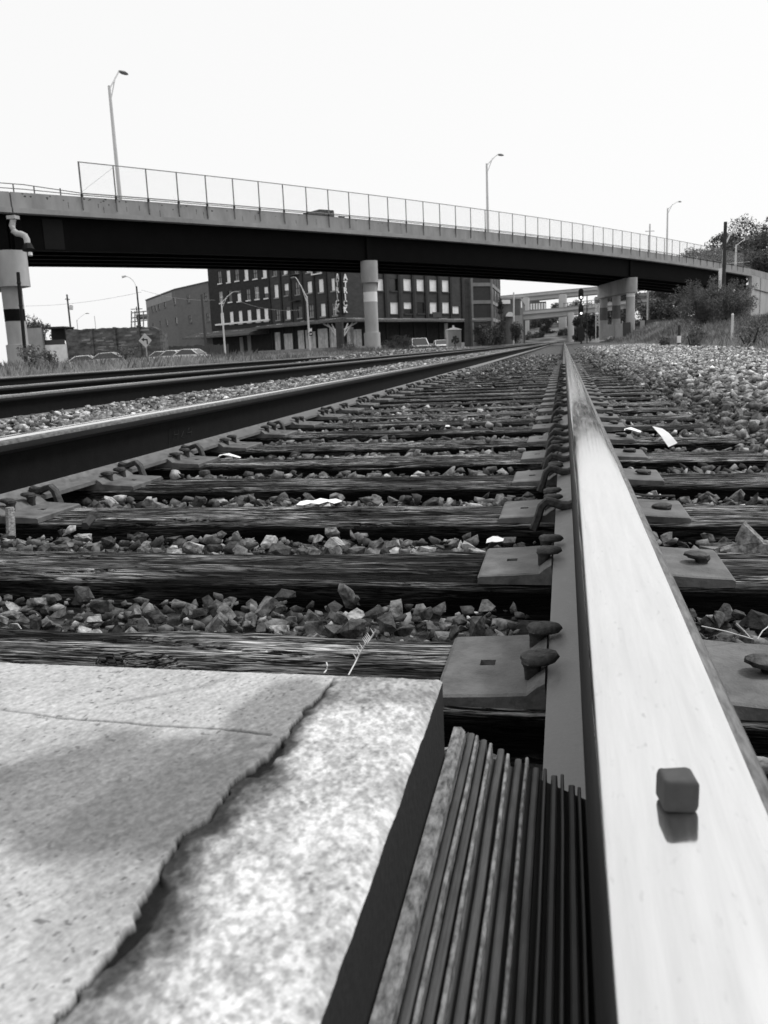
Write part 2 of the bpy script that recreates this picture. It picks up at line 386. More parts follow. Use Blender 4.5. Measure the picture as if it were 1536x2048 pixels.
P = np.concatenate([
    scatter(-1.95, .62, .55, 8, 900, .024, .055), scatter(-1.95, .62, .55, 6, 700, .026, .056, .024), scatter(-1.95, .62, .55, 5, 1500, .009, .022, .018), scatter(-1.95, .62, 8, 26, 360, .03, .065, .0),
    scatter(.5, 4.6, .7, 8, 1000, .018, .05), scatter(.5, 4.6, .7, 9, 120, .055, .085, .01), scatter(.5, 4.6, 8, 18, 520, .03, .065), scatter(.5, 4.6, 18, 46, 120, .05, .10),
    scatter(-3.46, -1.6, 2.2, 14, 760, .026, .06), scatter(-3.46, -1.6, 14, 45, 300, .04, .08),
    scatter(-8.4, -5.2, 14, 60, 70, .06, .12)])
# the 300 that show largest become stones of their own, the rest one mass
c = M @ (P[:, :3] - [0, 0, ZC]).T
px, py = 768 + F * c[0] / c[2], 1024 + F * c[1] / c[2]
size = P[:, 3] * F / c[2]
vis = (c[2] > 0) & (px > -20) & (px < 1556) & (py < 2060) & ~((px < 890) & (py > 1310)) & (P[:, 1] > .72) & ~((px > 1090) & (py > 1290) & (px < 1536))
top_layer = P[:, 2] > bed_z(P[:, 0], P[:, 1]) + .012
score = np.where(vis & top_layer, size, 0); order = np.argsort(-score); near_i = order[:300]; far_mask = np.ones(len(P), bool); far_mask[near_i] = False
for k, i in enumerate(near_i):
    x, y, z, s = P[i]
    o = bpy.data.objects.new('stone', NEAR_ROCK[int(rng.integers(16))]); COL.objects.link(o); o.parent = bed
    s *= .86; o.location = (x, y, z); o.scale = (s * rng.uniform(.85, 1.25), s * rng.uniform(.8, 1.1), s * rng.uniform(.7, 1.05)); o.rotation_euler = (rng.normal(0, .45), rng.normal(0, .45), rng.uniform(0, 6.28))
Q = P[far_mask]; kind_i = rng.integers(0, len(FAR_ROCK), len(Q)); Vs, Ts, Cs, off = [], [], [], 0
for k, (V, T) in enumerate(FAR_ROCK):
    q = Q[kind_i == k]; n = len(q); R = rot_mats(n)
    W = np.einsum('nij,vj->nvi', R, V) * q[:, 3][:, None, None] + q[:, None, :3]
    Vs.append(W.reshape(-1, 3)); Ts.append((T[None] + (np.arange(n) * len(V))[:, None, None]).reshape(-1, 3) + off)
    Cs.append(np.repeat(np.clip(np.exp(rng.normal(-.45, .65, n)), .12, 2.4) * (1 + 1.35 * sstep(.65, 1.5, q[:, 0]) + .6 * sstep(-1.6, -2.0, q[:, 0])), len(V))); off += n * len(V)
tag(np_mesh('loose_ballast', np.concatenate(Vs), np.concatenate(Ts), 'far_stone', np.concatenate(Cs), parent=bed), kind='stuff')

# ================================================================== TRACKS
def rail_profile():
    half = [(.068, 0), (.068, .011), (.030, .020), (.013, .034), (.009, .06), (.009, .095), (.012, .122), (.021, .136), (.0395, .1465),
            (.040, .153), (.040, .162), (.0390, .1695), (.0352, .1752), (.0290, .1780), (.020, .1792), (.010, .1798), (0, .18)]
    return half, [(-x, z) for x, z in half[::-1][1:]]
def make_rail(name, cx, y0, y1, label, base_z=.02, group=None):
    h, g = rail_profile(); prof = h + g
    e = empty(name, (cx, y0, base_z), label, 'rail', group)
    ys = [y0] + [y for y in (0, 1, 3, 8, 20, 50, 100, 180) if y0 < y < y1] + [y1]
    n = len(prof)
    def strip(a, b, nm, mats, mfun):
        mb = MB(); idx = list(range(a, b + 1)); idx2 = [n - 1 - i for i in idx]
        for L_ in (idx, idx2[::-1]):
            for j in range(len(L_) - 1):
                p, q = prof[L_[j]], prof[L_[j + 1]]
                if p == q: continue
                V, fs = [], []
                for y in ys: V += [(cx + p[0], y, base_z + p[1]), (cx + q[0], y, base_z + q[1])]
                for k in range(len(ys) - 1): fs.append((2 * k, 2 * k + 2, 2 * k + 3, 2 * k + 1))
                mb.add(V, fs, mfun((p[0] + q[0]) / 2, (p[1] + q[1]) / 2))
        o = mb.build(nm, mats, e)
        bm = bmesh.new(); bm.from_mesh(o.data); bmesh.ops.remove_doubles(bm, verts=bm.verts, dist=1e-5); bm.to_mesh(o.data); bm.free()
        o.data.polygons.foreach_set('use_smooth', [True] * len(o.data.polygons)); o.data.set_sharp_from_angle(angle=math.radians(40))
        return o
    strip(0, 3, 'base', ['rail_base'], lambda x, z: 0)
    strip(3, 7, 'web', ['rail_web'], lambda x, z: 0)
    strip(7, 16, 'head', ['rail_side', 'rail_shoulder', 'rail_tread'], lambda x, z: 2 if -.0340 < (x if cx != LX else -x) < .0305 and z > .17 else (1 if z > .160 and (x > 0 if cx == RX else True) else 0))
    return e
rail_r = make_rail('rail', RX, -1.2, 262, 'right-hand rail of the near track with mirror-bright polished top')
rail_l = make_rail('rail', LX, -1.2, 262, 'left-hand rail of the near track, beyond the crossties')
rail_2r = make_rail('rail', T2R, -1.2, 240, 'nearer rail of the second track, past the ballast strip')
rail_2l = make_rail('rail', T2L, -1.2, 240, 'farther rail of the second track')
rail_3r = make_rail('rail', T3R, -1.2, 120, 'nearer rail of the track beside the weeds')
rail_3l = make_rail('rail', T3L, -1.2, 120, 'farther rail of the track beside the weeds', base_z=.0)

# ---- crossties
def timber_mesh(nx, perim, seed, amp, x0=-1.985, x1=.625, w=.225, h=.17):
    # perimeter samples of a rectangle with worn top corners, dense on the top and the near face
    def side(a, b, n): return [(a[0] + (b[0] - a[0]) * t / n, a[1] + (b[1] - a[1]) * t / n) for t in range(n)]
    a, b, c_, d = (-w / 2, -h), (-w / 2, -.008), (w / 2, -.008), (w / 2, -h)
    a2, b2 = (-w / 2 + .008, 0), (w / 2 - .008, 0)
    loop = side(a, b, perim) + side(b, a2, 2) + side(a2, b2, perim * 2) + side(b2, c_, 2) + side(c_, d, max(2, perim // 3)) + side(d, a, 2)
    L_ = np.array(loop); n = len(L_)
    xs = np.linspace(x0, x1, nx); X = np.repeat(xs, n); Yp = np.tile(L_[:, 0], nx); Zp = np.tile(L_[:, 1], nx)
    arc = np.tile(np.cumsum(np.r_[0, np.hypot(*np.diff(L_, axis=0).T)]), nx)
    wob = (fbm(X * 1.3, arc * 0 + seed, seed + 5) - .5) * .06
    g = fbm(X * 3.0, (arc + wob) * 55, seed, 3) - .5
    cr = lattice_noise(X * 1.6, (arc + wob) * 26, seed + 31)
    crack = -np.clip(1 - np.abs(cr - .5) / .045, 0, 1) * (fbm(X * .9, arc * 6, seed + 77) > .47)
    lump = fbm(X * 2.2, arc * 9, seed + 9) - .5
    dsp = amp * (.014 * g + .017 * crack + .020 * lump)
    cen = np.array([0, -h / 2]); nrm = np.stack([Yp, np.maximum(Zp + h / 2, -h / 2) * 1.6], 1); nrm /= np.linalg.norm(nrm, axis=1)[:, None] + 1e-9
    V = np.stack([X, Yp + nrm[:, 0] * dsp, np.minimum(Zp + nrm[:, 1] * dsp, .0035)], 1)
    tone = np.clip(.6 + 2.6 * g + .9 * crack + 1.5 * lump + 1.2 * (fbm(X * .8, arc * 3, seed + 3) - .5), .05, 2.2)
    tone = tone * np.where(Zp > -.006, 1.15, .14)                      # tops weathered grey, creosote sides painted darker to stand for crib shade
    i, k = np.meshgrid(np.arange(nx - 1), np.arange(n), indexing='ij'); k2 = (k + 1) % n
    T = np.stack([i * n + k, (i + 1) * n + k, (i + 1) * n + k2, i * n + k2], -1).reshape(-1, 4)[:, ::-1]
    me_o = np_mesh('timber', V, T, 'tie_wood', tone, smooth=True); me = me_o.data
    bm = bmesh.new(); bm.from_mesh(me)
    for sel in (x0, x1):
        vs_ = [v for v in bm.verts if abs(v.co.x - sel) < 1e-5]
        es = [e_ for e_ in bm.edges if e_.verts[0] in vs_ and e_.verts[1] in vs_]
        if es: bmesh.ops.contextual_create(bm, geom=es)
    bm.to_mesh(me); bm.free(); bpy.data.objects.remove(me_o)
    return me
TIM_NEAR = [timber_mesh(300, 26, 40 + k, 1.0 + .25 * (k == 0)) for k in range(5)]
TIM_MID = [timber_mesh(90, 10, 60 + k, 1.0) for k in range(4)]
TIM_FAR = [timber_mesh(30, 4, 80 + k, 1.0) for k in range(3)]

def plate_mesh():
    # cross-section in X about the rail centre (gauge side negative), grid in Y with a square hole left open
    xs = [-.190, -.186, -.148, -.130, -.090, -.079, -.0705, -.0695, .0695, .0705, .079, .110, .146, .164, .206, .210]
    zs = [.008, .0105, .0125, .0133, .0165, .026, .031, .0175, .0175, .031, .026, .0165, .0135, .0125, .0105, .008]
    ysl = [-.098, -.094, -.009, .009, .094, .098]
    mb = MB(); nx = len(xs); ny = len(ysl)
    V = []
    for j, y in enumerate(ysl):
        for i, x in enumerate(xs): V.append((x, y, zs[i] - (.002 if j in (0, ny - 1) else 0)))
    for j, y in enumerate(ysl):
        for i, x in enumerate(xs): V.append((x, y, -.004))
    fs = []; o_ = nx * ny
    for j in range(ny - 1):
        for i in range(nx - 1):
            a = j * nx + i
            if j == 2 and i in (2,):      # hole
                q = [a, a + 1, a + nx + 1, a + nx]
                for m_ in range(4): fs.append((q[m_], q[(m_ + 1) % 4], q[(m_ + 1) % 4] + o_, q[m_] + o_))
                continue
            fs.append((a, a + 1, a + nx + 1, a + nx))
    for i in range(nx - 1):
        fs.append((i + 1, i, i + o_, i + 1 + o_)); b = (ny - 1) * nx + i; fs.append((b, b + 1, b + 1 + o_, b + o_))
    for j in range(ny - 1):
        a = j * nx; fs.append((a, a + nx, a + nx + o_, a + o_)); b = a + nx - 1; fs.append((b + nx, b, b + o_, b + nx + o_))
    me = bpy.data.meshes.new('tie_plate'); me.from_pydata(V, [], fs); me.materials.append(MATS['plate_steel']); me.update()
    return me
PLATE = plate_mesh()
def spike_mesh():
    mb = MB(); prof = [(0, .0, .0085), (0, .018, .0085), (0, .030, .0095)]
    rings = []
    for z, rx, ry, dx in ((-.02, .009, .009, 0), (.026, .009, .009, 0), (.031, .011, .011, .001), (.034, .0185, .0155, .007), (.0365, .0215, .0175, .0090), (.0400, .0205, .0165, .0090), (.0425, .0150, .0115, .009), (.0432, .005, .004, .008)):
        sq = z < .035
        ring = []
        for k in range(12):
            a = 2 * math.pi * k / 12; ca, sa = math.cos(a), math.sin(a)
            if sq: m_ = max(abs(ca), abs(sa)); ca, sa = ca / m_, sa / m_
            ring.append((dx + rx * ca, ry * sa, z))
        rings.append(ring)
    rj = random.Random(2); mb.sweep([[(x + rj.uniform(-.0007, .0007), y + rj.uniform(-.0007, .0007), z + rj.uniform(-.0006, .0006)) for x, y, z in ring] for ring in rings])
    me = bpy.data.meshes.new('spike'); me.from_pydata(mb.v, [], mb.f); me.materials.append(MATS['spike_iron'])
    me.polygons.foreach_set('use_smooth', [True] * len(me.polygons)); me.set_sharp_from_angle(angle=math.radians(45)); me.update()
    return me
SPIKE = spike_mesh()
def sub(name, me, parent, loc, rz=0, scale=(1, 1, 1), rx=0, ry=0):
    o = bpy.data.objects.new(name, me); COL.objects.link(o); o.parent = parent
    o.location = loc; o.rotation_euler = (rx, ry, rz); o.scale = scale; return o
def add_plate(root, cx, gauge, k, spikes):
    # gauge = +1: the gauge side lies towards -X (plate as modelled); -1: mirrored by a half turn
    p = sub('tie_plate', PLATE, root, (cx, random.uniform(-.006, .006), .0025), 0 if gauge > 0 else math.pi)
    if not spikes: return
    r = random.uniform
    spots = [(-.083, .045, 0), (-.083, -.045, 0), (.172, r(-.03, .03), math.pi), (.083, r(-.05, -.03), math.pi)]
    for j, (sx, sy, rz) in enumerate(spots):
        if j == 3 and spikes == 1: continue
        sub('spike', SPIKE, p, (sx, sy + r(-.008, .008), r(.002, .010) if j < 2 else r(-.018, -.012)), rz + r(-.25, .25), (1, 1, 1), r(-.08, .08), r(-.10, .10))
for k, y in enumerate(tie_y):
    n_ = k - 2
    if n_ < -1: continue
    if n_ < 0: lab = 'dark wooden crosstie mostly hidden under the concrete panel in front'
    elif n_ < 40: lab = '%s weathered wooden crosstie of the near track beyond the concrete panel' % ORD[n_]
    else: lab = 'distant dark crosstie of the near track almost buried in ballast'
    e = empty('crosstie', (0, y, 0), lab, 'crosstie', 'wooden crossties of the near track')
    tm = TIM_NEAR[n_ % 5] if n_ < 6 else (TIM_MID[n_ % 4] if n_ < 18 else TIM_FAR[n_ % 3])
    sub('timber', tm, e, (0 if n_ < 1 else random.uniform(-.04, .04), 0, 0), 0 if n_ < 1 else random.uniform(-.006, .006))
    if n_ < 34:
        add_plate(e, RX, 1, n_, 2 if n_ < 20 else 0)
        add_plate(e, LX, -1, n_, 2 if n_ < 20 else 0)
# second track: its ties show only at the near rail
for k in range(44):
    y = 2.4 + .5 * k + random.uniform(-.02, .02)
    e = empty('crosstie', (0, y, -.035), '%s dark crosstie counted along the nearer rail of the second track' % ORD[k],
              'crosstie', 'crossties of the second track')
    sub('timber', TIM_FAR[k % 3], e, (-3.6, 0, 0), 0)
    if k < 26: sub('tie_plate', PLATE, e, (T2R, 0, .036), math.pi)

# ---- rail anchors: bent bars gripping the rail base beside a tie
def anchor_mesh():
    path = [(-.115, -.028), (-.106, -.006), (-.098, .022), (-.086, .034), (-.072, .030), (-.056, .024), (-.040, .024), (-.026, .030)]
    rings = []
    for i, (x, z) in enumerate(path):
        a = path[max(i - 1, 0)]; b = path[min(i + 1, len(path) - 1)]; tx, tz = b[0] - a[0], b[1] - a[1]; l = math.hypot(tx, tz); nxp, nzp = -tz / l, tx / l
        h = .0085; w = .012
        rings.append([(x + nxp * h * sa, wy, z + nzp * h * sa) for wy, sa in ((-w, -.6), (-w * .6, -1), (w * .6, -1), (w, -.6), (w, .6), (w * .6, 1), (-w * .6, 1), (-w, .6))])
    mb = MB().sweep(rings); me = bpy.data.meshes.new('rail_anchor'); me.from_pydata(mb.v, [], mb.f); me.materials.append(MATS['spike_iron'])
    me.polygons.foreach_set('use_smooth', [True] * len(me.polygons)); me.set_sharp_from_angle(angle=math.radians(45)); me.update(); return me
ANCH = anchor_mesh()
for k in range(2, 26):
    y = tie_y[k + 2]
    if k % 3 != 0 or k == 2 or k == 3: sub('rail_anchor', ANCH, rail_r, (0, y - .128 + 1.2, .0), random.uniform(-.05, .05))
    if k in (3, 4, 5, 8, 9, 12): sub('rail_anchor', ANCH, rail_r, (0, y + .128 + 1.2, .0), random.uniform(-.05, .05))
for k in range(2, 26):
    y = tie_y[k + 2]
    if k % 2 == 0 or k == 3: sub('rail_anchor', ANCH, rail_l, (0, y + .128 + 1.2, .0), math.pi)
# chalk marks on the web of the left rail
cm = MB()
for pts in [[(340, 858), (338, 895)], [(349, 862), (347, 878)], [(349, 870), (357, 868)], [(357, 860), (355, 878)], [(367, 862), (363, 874), (368, 876)], [(378, 856), (374, 866), (384, 863)], [(384, 854), (382, 872)]]:
    q = []
    for (a, b) in pts:
        w = ray(a, b); t = (LX + .0115) / w[0]; q.append((LX + .0115, w[1] * t, ZC + w[2] * t))
    cm.tube(q, .0011, 4)
cm.build('chalk_mark', 'rail_side', rail_l)

# ================================================================== CROSSING PANEL, FILLER, SMALL THINGS ON THE TRACK
mat('panel_concrete', .36, .58, scale=420, detail=6, stretch=(1, .8, 1), contrast=.2, rough=.85, attr='tone', bump=.0006, bscale=260)
PZ = .197
def poly_dist(X, Y, pts):                    # distance and signed side to a polyline
    best = np.full(X.shape, 1e9); side = np.zeros(X.shape)
    for (a, b) in zip(pts[:-1], pts[1:]):
        ax, ay, bx, by = a[0], a[1], b[0], b[1]; dx, dy = bx - ax, by - ay
        t = np.clip(((X - ax) * dx + (Y - ay) * dy) / (dx * dx + dy * dy), 0, 1)
        ex, ey = X - ax - t * dx, Y - ay - t * dy; d = np.hypot(ex, ey); m_ = d < best
        best = np.where(m_, d, best); side = np.where(m_, np.sign(dx * ey - dy * ex), side)
    return best, side
xs = lines([(-1.36, -.45, 12), (-.45, -.28, 130), (-.28, -.0715, 390)]); ys = lines([(-.7, .18, 8), (.18, .4645, 500)])
xs = np.r_[xs, -.0700]; X, Y = np.meshgrid(xs, ys)
wp = lambda L_: [tuple(on_z(a, b, PZ))[:2] for a, b in L_]
main_crack = wp([(668, 1352), (645, 1392), (600, 1440), (540, 1505), (478, 1560), (440, 1612), (400, 1640), (352, 1662), (330, 1705), (292, 1752), (262, 1830), (205, 1905), (135, 1990), (80, 2060), (0, 2150)])
seam = wp([(0, 1418), (130, 1437), (300, 1450), (440, 1458), (540, 1469)])
faint = wp([(250, 1402), (400, 1375), (470, 1350)])
jag = .0050 * (lattice_noise(X * 70, Y * 70, 4) - .5) + .0080 * (lattice_noise(X * 30, Y * 30, 8) - .5) + .0028 * (lattice_noise(X * 260, Y * 260, 5) - .5)
d1, s1 = poly_dist(X, Y, main_crack); sd = np.where(s1 > 0, d1, -d1) + jag
d2, _ = poly_dist(X, Y + .0012 * (fbm(X * 200, Y * 200, 2) - .5), seam); d3, _ = poly_dist(X, Y, faint)
chip = fbm(X * 45, Y * 45, 14)
width = .0030 + .0105 * sstep(.42, .30, Y)
right = sd > 0
fade = sstep(.466, .44, Y) * sstep(.12, .22, Y)
pit = sstep(.45, .75, lattice_noise(X * 55, Y * 55, 55))                             # where the lip has broken out deeply
lipw = .0009 + .0085 * pit * sstep(.40, .33, Y)
lip_line = np.where(right, 1 - sstep(lipw * .5, lipw + .0007, sd), 0) * fade * (1 - .6 * sstep(.375, .40, Y))
smear = np.where(right, np.exp(-(sd / (width * (.7 + 1.1 * fbm(X * 50, Y * 50, 77)))) ** 2), 0) * fade
groove = np.clip(lip_line, 0, 1)
seam_g = np.exp(-(d2 / (.0009 * (.3 + chip))) ** 2) * sstep(-.40, -.22, X)
Z = PZ - .0022 * groove - .0016 * smear - .0014 * seam_g + .0009 * (fbm(X * 25, Y * 25, 6) - .5) + .0006 * (fbm(X * 300, Y * 260, 9) - .5)
edge = np.minimum(np.minimum(-.0700 - X, .4645 - Y), 1); Z = Z - .0035 * np.exp(-np.clip(edge, 0, 1) / .0022) * (.6 + .9 * fbm(X * 70, Y * 70, 3))
speck = .30 * np.tanh(7 * (fbm(X * 430 + Y * 120, Y * 300, 23, 4) - .5)); fine = fbm(X * 800, Y * 700, 29, 2) - .5; streak = fbm(X * 420 - Y * 240, X * 60 + Y * 90, 61, 3) - .5
patch = fbm(X * 70, Y * 60, 51, 3)
tone = np.where(right, 1.00 + .95 * speck * (.4 + 1.2 * patch) + .4 * fine + .9 * (patch - .5), .86 + .22 * (fbm(X * 18, Y * 18, 21) - .5) + .20 * speck + .30 * fine + .35 * streak)
tone = tone - .45 * (fbm(X * 380, Y * 330, 91, 2) > .79) * (1 - .5 * right)
def blob(cx, cy, rx, ry, amt):
    global tone
    c_ = on_z(cx, cy, PZ); e1 = on_z(cx + rx, cy, PZ); e2 = on_z(cx, cy - ry, PZ)
    q = np.hypot((X - c_.x) / (e1.x - c_.x), (Y - c_.y) / (e2.y - c_.y)) + .5 * (fbm(X * 40, Y * 40, 31) - .5)
    tone = tone * (1 - amt * (1 - sstep(.75, 1.15, q)))
blob(250, 1580, 330, 125, .50); blob(330, 1640, 190, 130, .22); blob(565, 1415, 95, 70, .46); blob(770, 1375, 130, 32, .46); blob(820, 1950, 70, 200, .3)
blob(200, 1850, 130, 90, .2); blob(30, 1500, 200, 60, .1)
tone = np.clip(tone, .25, 1.4) * (1 - .92 * groove) * (1 - np.clip(1.35 * smear * (.35 + 1.15 * fbm(X * 150, Y * 110, 41)), 0, .88)) * (1 - .72 * np.clip(seam_g, 0, 1)) * (1 - .3 * np.exp(-(d3 / .0025) ** 2))
ny, nx = X.shape
V = np.stack([X.ravel(), Y.ravel(), Z.ravel()], 1); i = np.arange(nx * (ny - 1)).reshape(ny - 1, nx)[:, :-1].ravel()
panel = empty('crossing_panel', (-.7, -.1, 0), 'large stained pale concrete crossing panel in the left foreground', 'panel')
BASE[panel] = Vector((0, 0, 0)); panel.location = (0, 0, 0)
np_mesh('top_face', V, np.stack([i, i + 1, i + nx + 1, i + nx], 1), 'panel_concrete', tone.ravel(), smooth=True, parent=panel)
edge_i = [(ny - 1) * nx + k for k in range(nx)]; side_i = [k * nx + nx - 1 for k in range(ny)]
sb = MB()
for L_ in (edge_i[::-1], side_i):
    top = [tuple(V[k]) for k in L_]; bot = [(p[0], p[1], .012) for p in top]; n = len(top)
    sb.add(top + bot, [(k, k + 1, n + k + 1, n + k) for k in range(n - 1)])
side_o = sb.build('side_face', 'panel_concrete', panel); set_tone(side_o.data, .04)  # stained side; shade of the narrow slot mostly painted into its dark tone

filler = empty('flangeway_filler', (0, 0, 0), 'ribbed dark rubber flangeway strip between concrete panel and shiny rail', 'rubber strip')
fz = lambda x: .148 - .034 * (np.clip((x + .068) / .080, 0, 1))
fb = MB(); prof = [(x, fz(x) - .0075) for x in np.linspace(-.0685, .02, 12)] + [(.02, .04), (-.0685, .04)]
fb.sweep([[(x, y, z) for x, z in prof] for y in (-.7, .20, .497)]); fb.build('base_strip', 'filler_rubber', filler)
lip = MB(); lip.sweep([[(-.0688, y, fz(-.068) - .02), (-.0615, y, fz(-.068) - .015), (-.0615, y, fz(-.068) - .001 + j_), (-.0640, y, fz(-.068) + .002), (-.0688, y, fz(-.068) + .002 - j_)] for y, j_ in ((-.7, 0), (.1, .0004), (.2, -.0005), (.30, .0006), (.4, -.0003), (.45, .0005), (.498, 0))])
lip.build('edge_lip', 'filler_rib', filler)
rx_ = [-.0585, -.0548, -.0505, -.0462, -.0400, -.0352, -.0290, -.0238, -.0178, -.0122, -.0068, -.0016, .0036, .0085]
for k, x in enumerate(rx_):
    ye = .505 - .0006 * k + random.uniform(-.005, .004); w = .0024 - (.0011 if k % 2 else 0); z = fz(x) - (0 if k % 2 else .0016) + random.uniform(-.0005, .0005)
    r_ = MB(); r_.sweep([[(x - w, y, z - .013), (x + w, y, z - .013), (x + w * .8, y, z - .0006), (x + w * .4, y, z), (x - w * .4, y, z), (x - w * .8, y, z - .0006)] for x, y in [(x + random.uniform(-.0004, .0004), y) for y in (-.7, 0, .12, .2, .28, .36, .44, ye)]])
    r_.build('rib', ('filler_mid', 'filler_rib')[k % 2] if k < 9 else 'filler_dark', filler)

# small cube on the rail
c0 = on_z(1322, 1625, .2); c1 = on_z(1395, 1631, .2); cw = (c1 - c0).length
bm = bmesh.new(); bmesh.ops.create_cube(bm, size=cw); bmesh.ops.bevel(bm, geom=bm.edges[:], offset=cw * .2, segments=5, profile=.6, affect='EDGES')
for v in bm.verts:
    v.co += Vector((math.sin(v.co.z * 900 + v.co.y * 400), math.sin(v.co.x * 800), math.cos(v.co.x * 500 + v.co.y * 700))) * .00028
me = bpy.data.meshes.new('small_cube'); bm.to_mesh(me); bm.free(); me.materials.append(MATS['cube_rubber']); me.polygons.foreach_set('use_smooth', [True] * len(me.polygons))
o = link('small_cube', me, None, Vector(((c0.x + c1.x) / 2, c0.y + cw * .5, .2 + cw / 2 - .0004))); o.rotation_euler.z = .16
tag(o, 'small dark rounded cube sitting on the polished rail top', 'cube')

def scrap(name, pts, label, m='paper', curl=.0, thick=.0006):        # a thin torn sheet from world points (a strip of pairs)
    mb = MB(); n = len(pts); V = []
    for a, b in pts: V += [tuple(a), tuple(b), tuple(Vector(a) - Vector((0, 0, thick))), tuple(Vector(b) - Vector((0, 0, thick)))]
    fs = []
    for k in range(n - 1):
        a = 4 * k; fs += [(a, a + 1, a + 5, a + 4), (a + 2, a + 6, a + 7, a + 3), (a, a + 4, a + 6, a + 2), (a + 1, a + 3, a + 7, a + 5)]
    fs += [(0, 2, 3, 1), (4 * n - 4, 4 * n - 3, 4 * n - 1, 4 * n - 2)]
    mb.add(V, fs); o = mb.build(name, m, None, origin=tuple(Vector(pts[0][0])))
    return tag(o, label, 'litter', 'litter scraps along the track')
def pz(a, b, z): return on_z(a, b, z)
def pd(a, b, D): return at_depth(a, b, D)
# curled white strip leaning between the ties right of the rail
D = 3.02
scrap('paper_scrap', [(pd(1305, 853, D + .12), pd(1308, 853, D + .12)), (pd(1313, 862, D + .09), pd(1325, 857, D + .09)), (pd(1322, 872, D + .05), pd(1338, 866, D + .05)),
                      (pd(1330, 884, D + .02), pd(1347, 876, D + .02)), (pd(1337, 894, D), pd(1355, 886, D))], 'curled white paper strip standing between ties right of the rail')
scrap('paper_scrap', [(pd(1248, 861, 3.2), pd(1249, 857, 3.23)), (pd(1262, 854, 3.26), pd(1264, 860, 3.16)), (pd(1283, 862, 3.16), pd(1281, 865, 3.1))], 'small folded white paper scrap beside the tie plate right of the rail')
scrap('paper_scrap', [(pd(592, 1010, 2.10), pd(600, 1003, 2.14)), (pd(607, 1010, 2.10), pd(614, 1000, 2.16)), (pd(622, 1006, 2.11), pd(627, 1001, 2.15)), (pd(638, 1008, 2.10), pd(641, 996, 2.18)), (pd(655, 1003, 2.12), pd(657, 999, 2.17)), (pd(668, 1007, 2.10), pd(672, 997, 2.17)), (pd(683, 1003, 2.12), pd(684, 1001, 2.14))], 'torn white paper lying on stones before the fourth tie')
scrap('paper_scrap', [(pd(436, 913, 3.35), pd(440, 909, 3.4)), (pd(458, 906, 3.42), pd(458, 911, 3.3)), (pd(482, 914, 3.3), pd(480, 916, 3.25))], 'white paper sliver beside the left rail tie plate')
scrap('paper_scrap', [(pd(972, 1086, 1.66), pd(974, 1078, 1.67)), (pd(984, 1083, 1.655), pd(986, 1072, 1.67)), (pd(992, 1084, 1.65), pd(996, 1073, 1.665)), (pd(1006, 1082, 1.65), pd(1008, 1077, 1.66))], 'small jagged white scrap behind the second tie plate')
scrap('paper_scrap', [(pd(890, 853, 3.9), pd(892, 850, 3.92)), (pd(900, 853, 3.88), pd(899, 850, 3.9))], 'tiny white fleck on a far tie between the rails')
# splintered slab of pale rock right of the rail
sl = MB(); a = pz(1478, 1082, 0.01)
for quad, dz in (([(1470, 1082), (1487, 1048), (1526, 1086), (1500, 1100)], .012), ([(1440, 1103), (1500, 1085), (1560, 1092), (1540, 1108)], .014)):
    P4 = [pd(x, y, 1.52) for x, y in quad]; back = [p + Vector((.004, .016, dz * .3)) for p in P4]
    sl.hexa([P4[0], P4[3], back[3], back[0], P4[1], P4[2], back[2], back[1]])
o = sl.build('split_rock', 'stone', None, origin=tuple(a)); set_tone(o.data, 1.15); tag(o, 'pale split rock slab propped on the second tie right of the rail', 'rock')
# dry grass stalks
def stalk(pts, label, r=.0009, ears=0):
    q = [pd(x, y, d) for x, y, d in pts]; mb = MB().tube(q, r, 5)
    for k in range(ears):
        t = .35 + .65 * k / max(1, ears - 1); i = min(int(t * (len(q) - 1)), len(q) - 2); f_ = t * (len(q) - 1) - i; p = q[i].lerp(q[i + 1], f_)
        mb.tube([p, p + Vector((random.choice((-1, 1)) * .0035, 0, .006))], [.0010, .0003], 4)
    o = mb.build('dry_grass_stalk', 'dry_straw', None, origin=tuple(q[0])); tag(o, label, 'grass stalk', 'dry stalks by the near ties')
stalk([(697, 1350, .80), (708, 1330, .82), (722, 1302, .84), (735, 1285, .85), (748, 1268, .86)], 'feathery dry grass stalk in front of the first tie', .0007, 16)
stalk([(648, 1346, .80), (653, 1340, .81), (655, 1332, .81), (653, 1325, .82)], 'short curled dry stalk left of the feathery one', .0007)
stalk([(1403, 1252, 1.02), (1450, 1262, 1.03), (1506, 1278, 1.05)], 'long dry straw lying on stones right of the rail', .0007)
stalk([(1473, 1247, 1.04), (1487, 1260, 1.04), (1500, 1275, 1.03)], 'short dry straw crossing the long straw right of the rail', .0007)
stalk([(1515, 1278, 1.04), (1525, 1262, 1.05), (1538, 1252, 1.06)], 'dry straw at the right edge beside the first tie', .0007)
# twigs
def twig(pts, label, r=.003):
    q = [pd(*p) for p in pts]; o = MB().tube(q, r, 6).build('twig', 'twig_bark', None, origin=tuple(q[0])); tag(o, label, 'twig', 'twigs on the ballast')
twig([(1268, 988, 1.93), (1300, 992, 1.95), (1349, 992, 1.97)], 'thin dark twig behind the third field-side tie plate')
twig([(845, 818, 4.9), (858, 830, 4.8), (872, 838, 4.7)], 'broken twig lying between far ties', .006)
twig([(170, 1052, 1.80), (184, 1036, 1.83)], 'stub of dark wood leaning on the third tie near the left rail', .009)
# loose bolt by the left rail
lb = MB(); q = [at_depth(22, 1075, 1.9), at_depth(20, 1020, 1.93)]
lb.tube(q, .010, 10); lb.tube([q[1], q[1] + Vector((0, 0, .006))], [.011, .009], 10)
o = lb.build('loose_bolt', 'filler_rib', None, origin=tuple(q[0])); tag(o, 'upright pale rusty bolt beside the left rail at the photo edge', 'bolt')

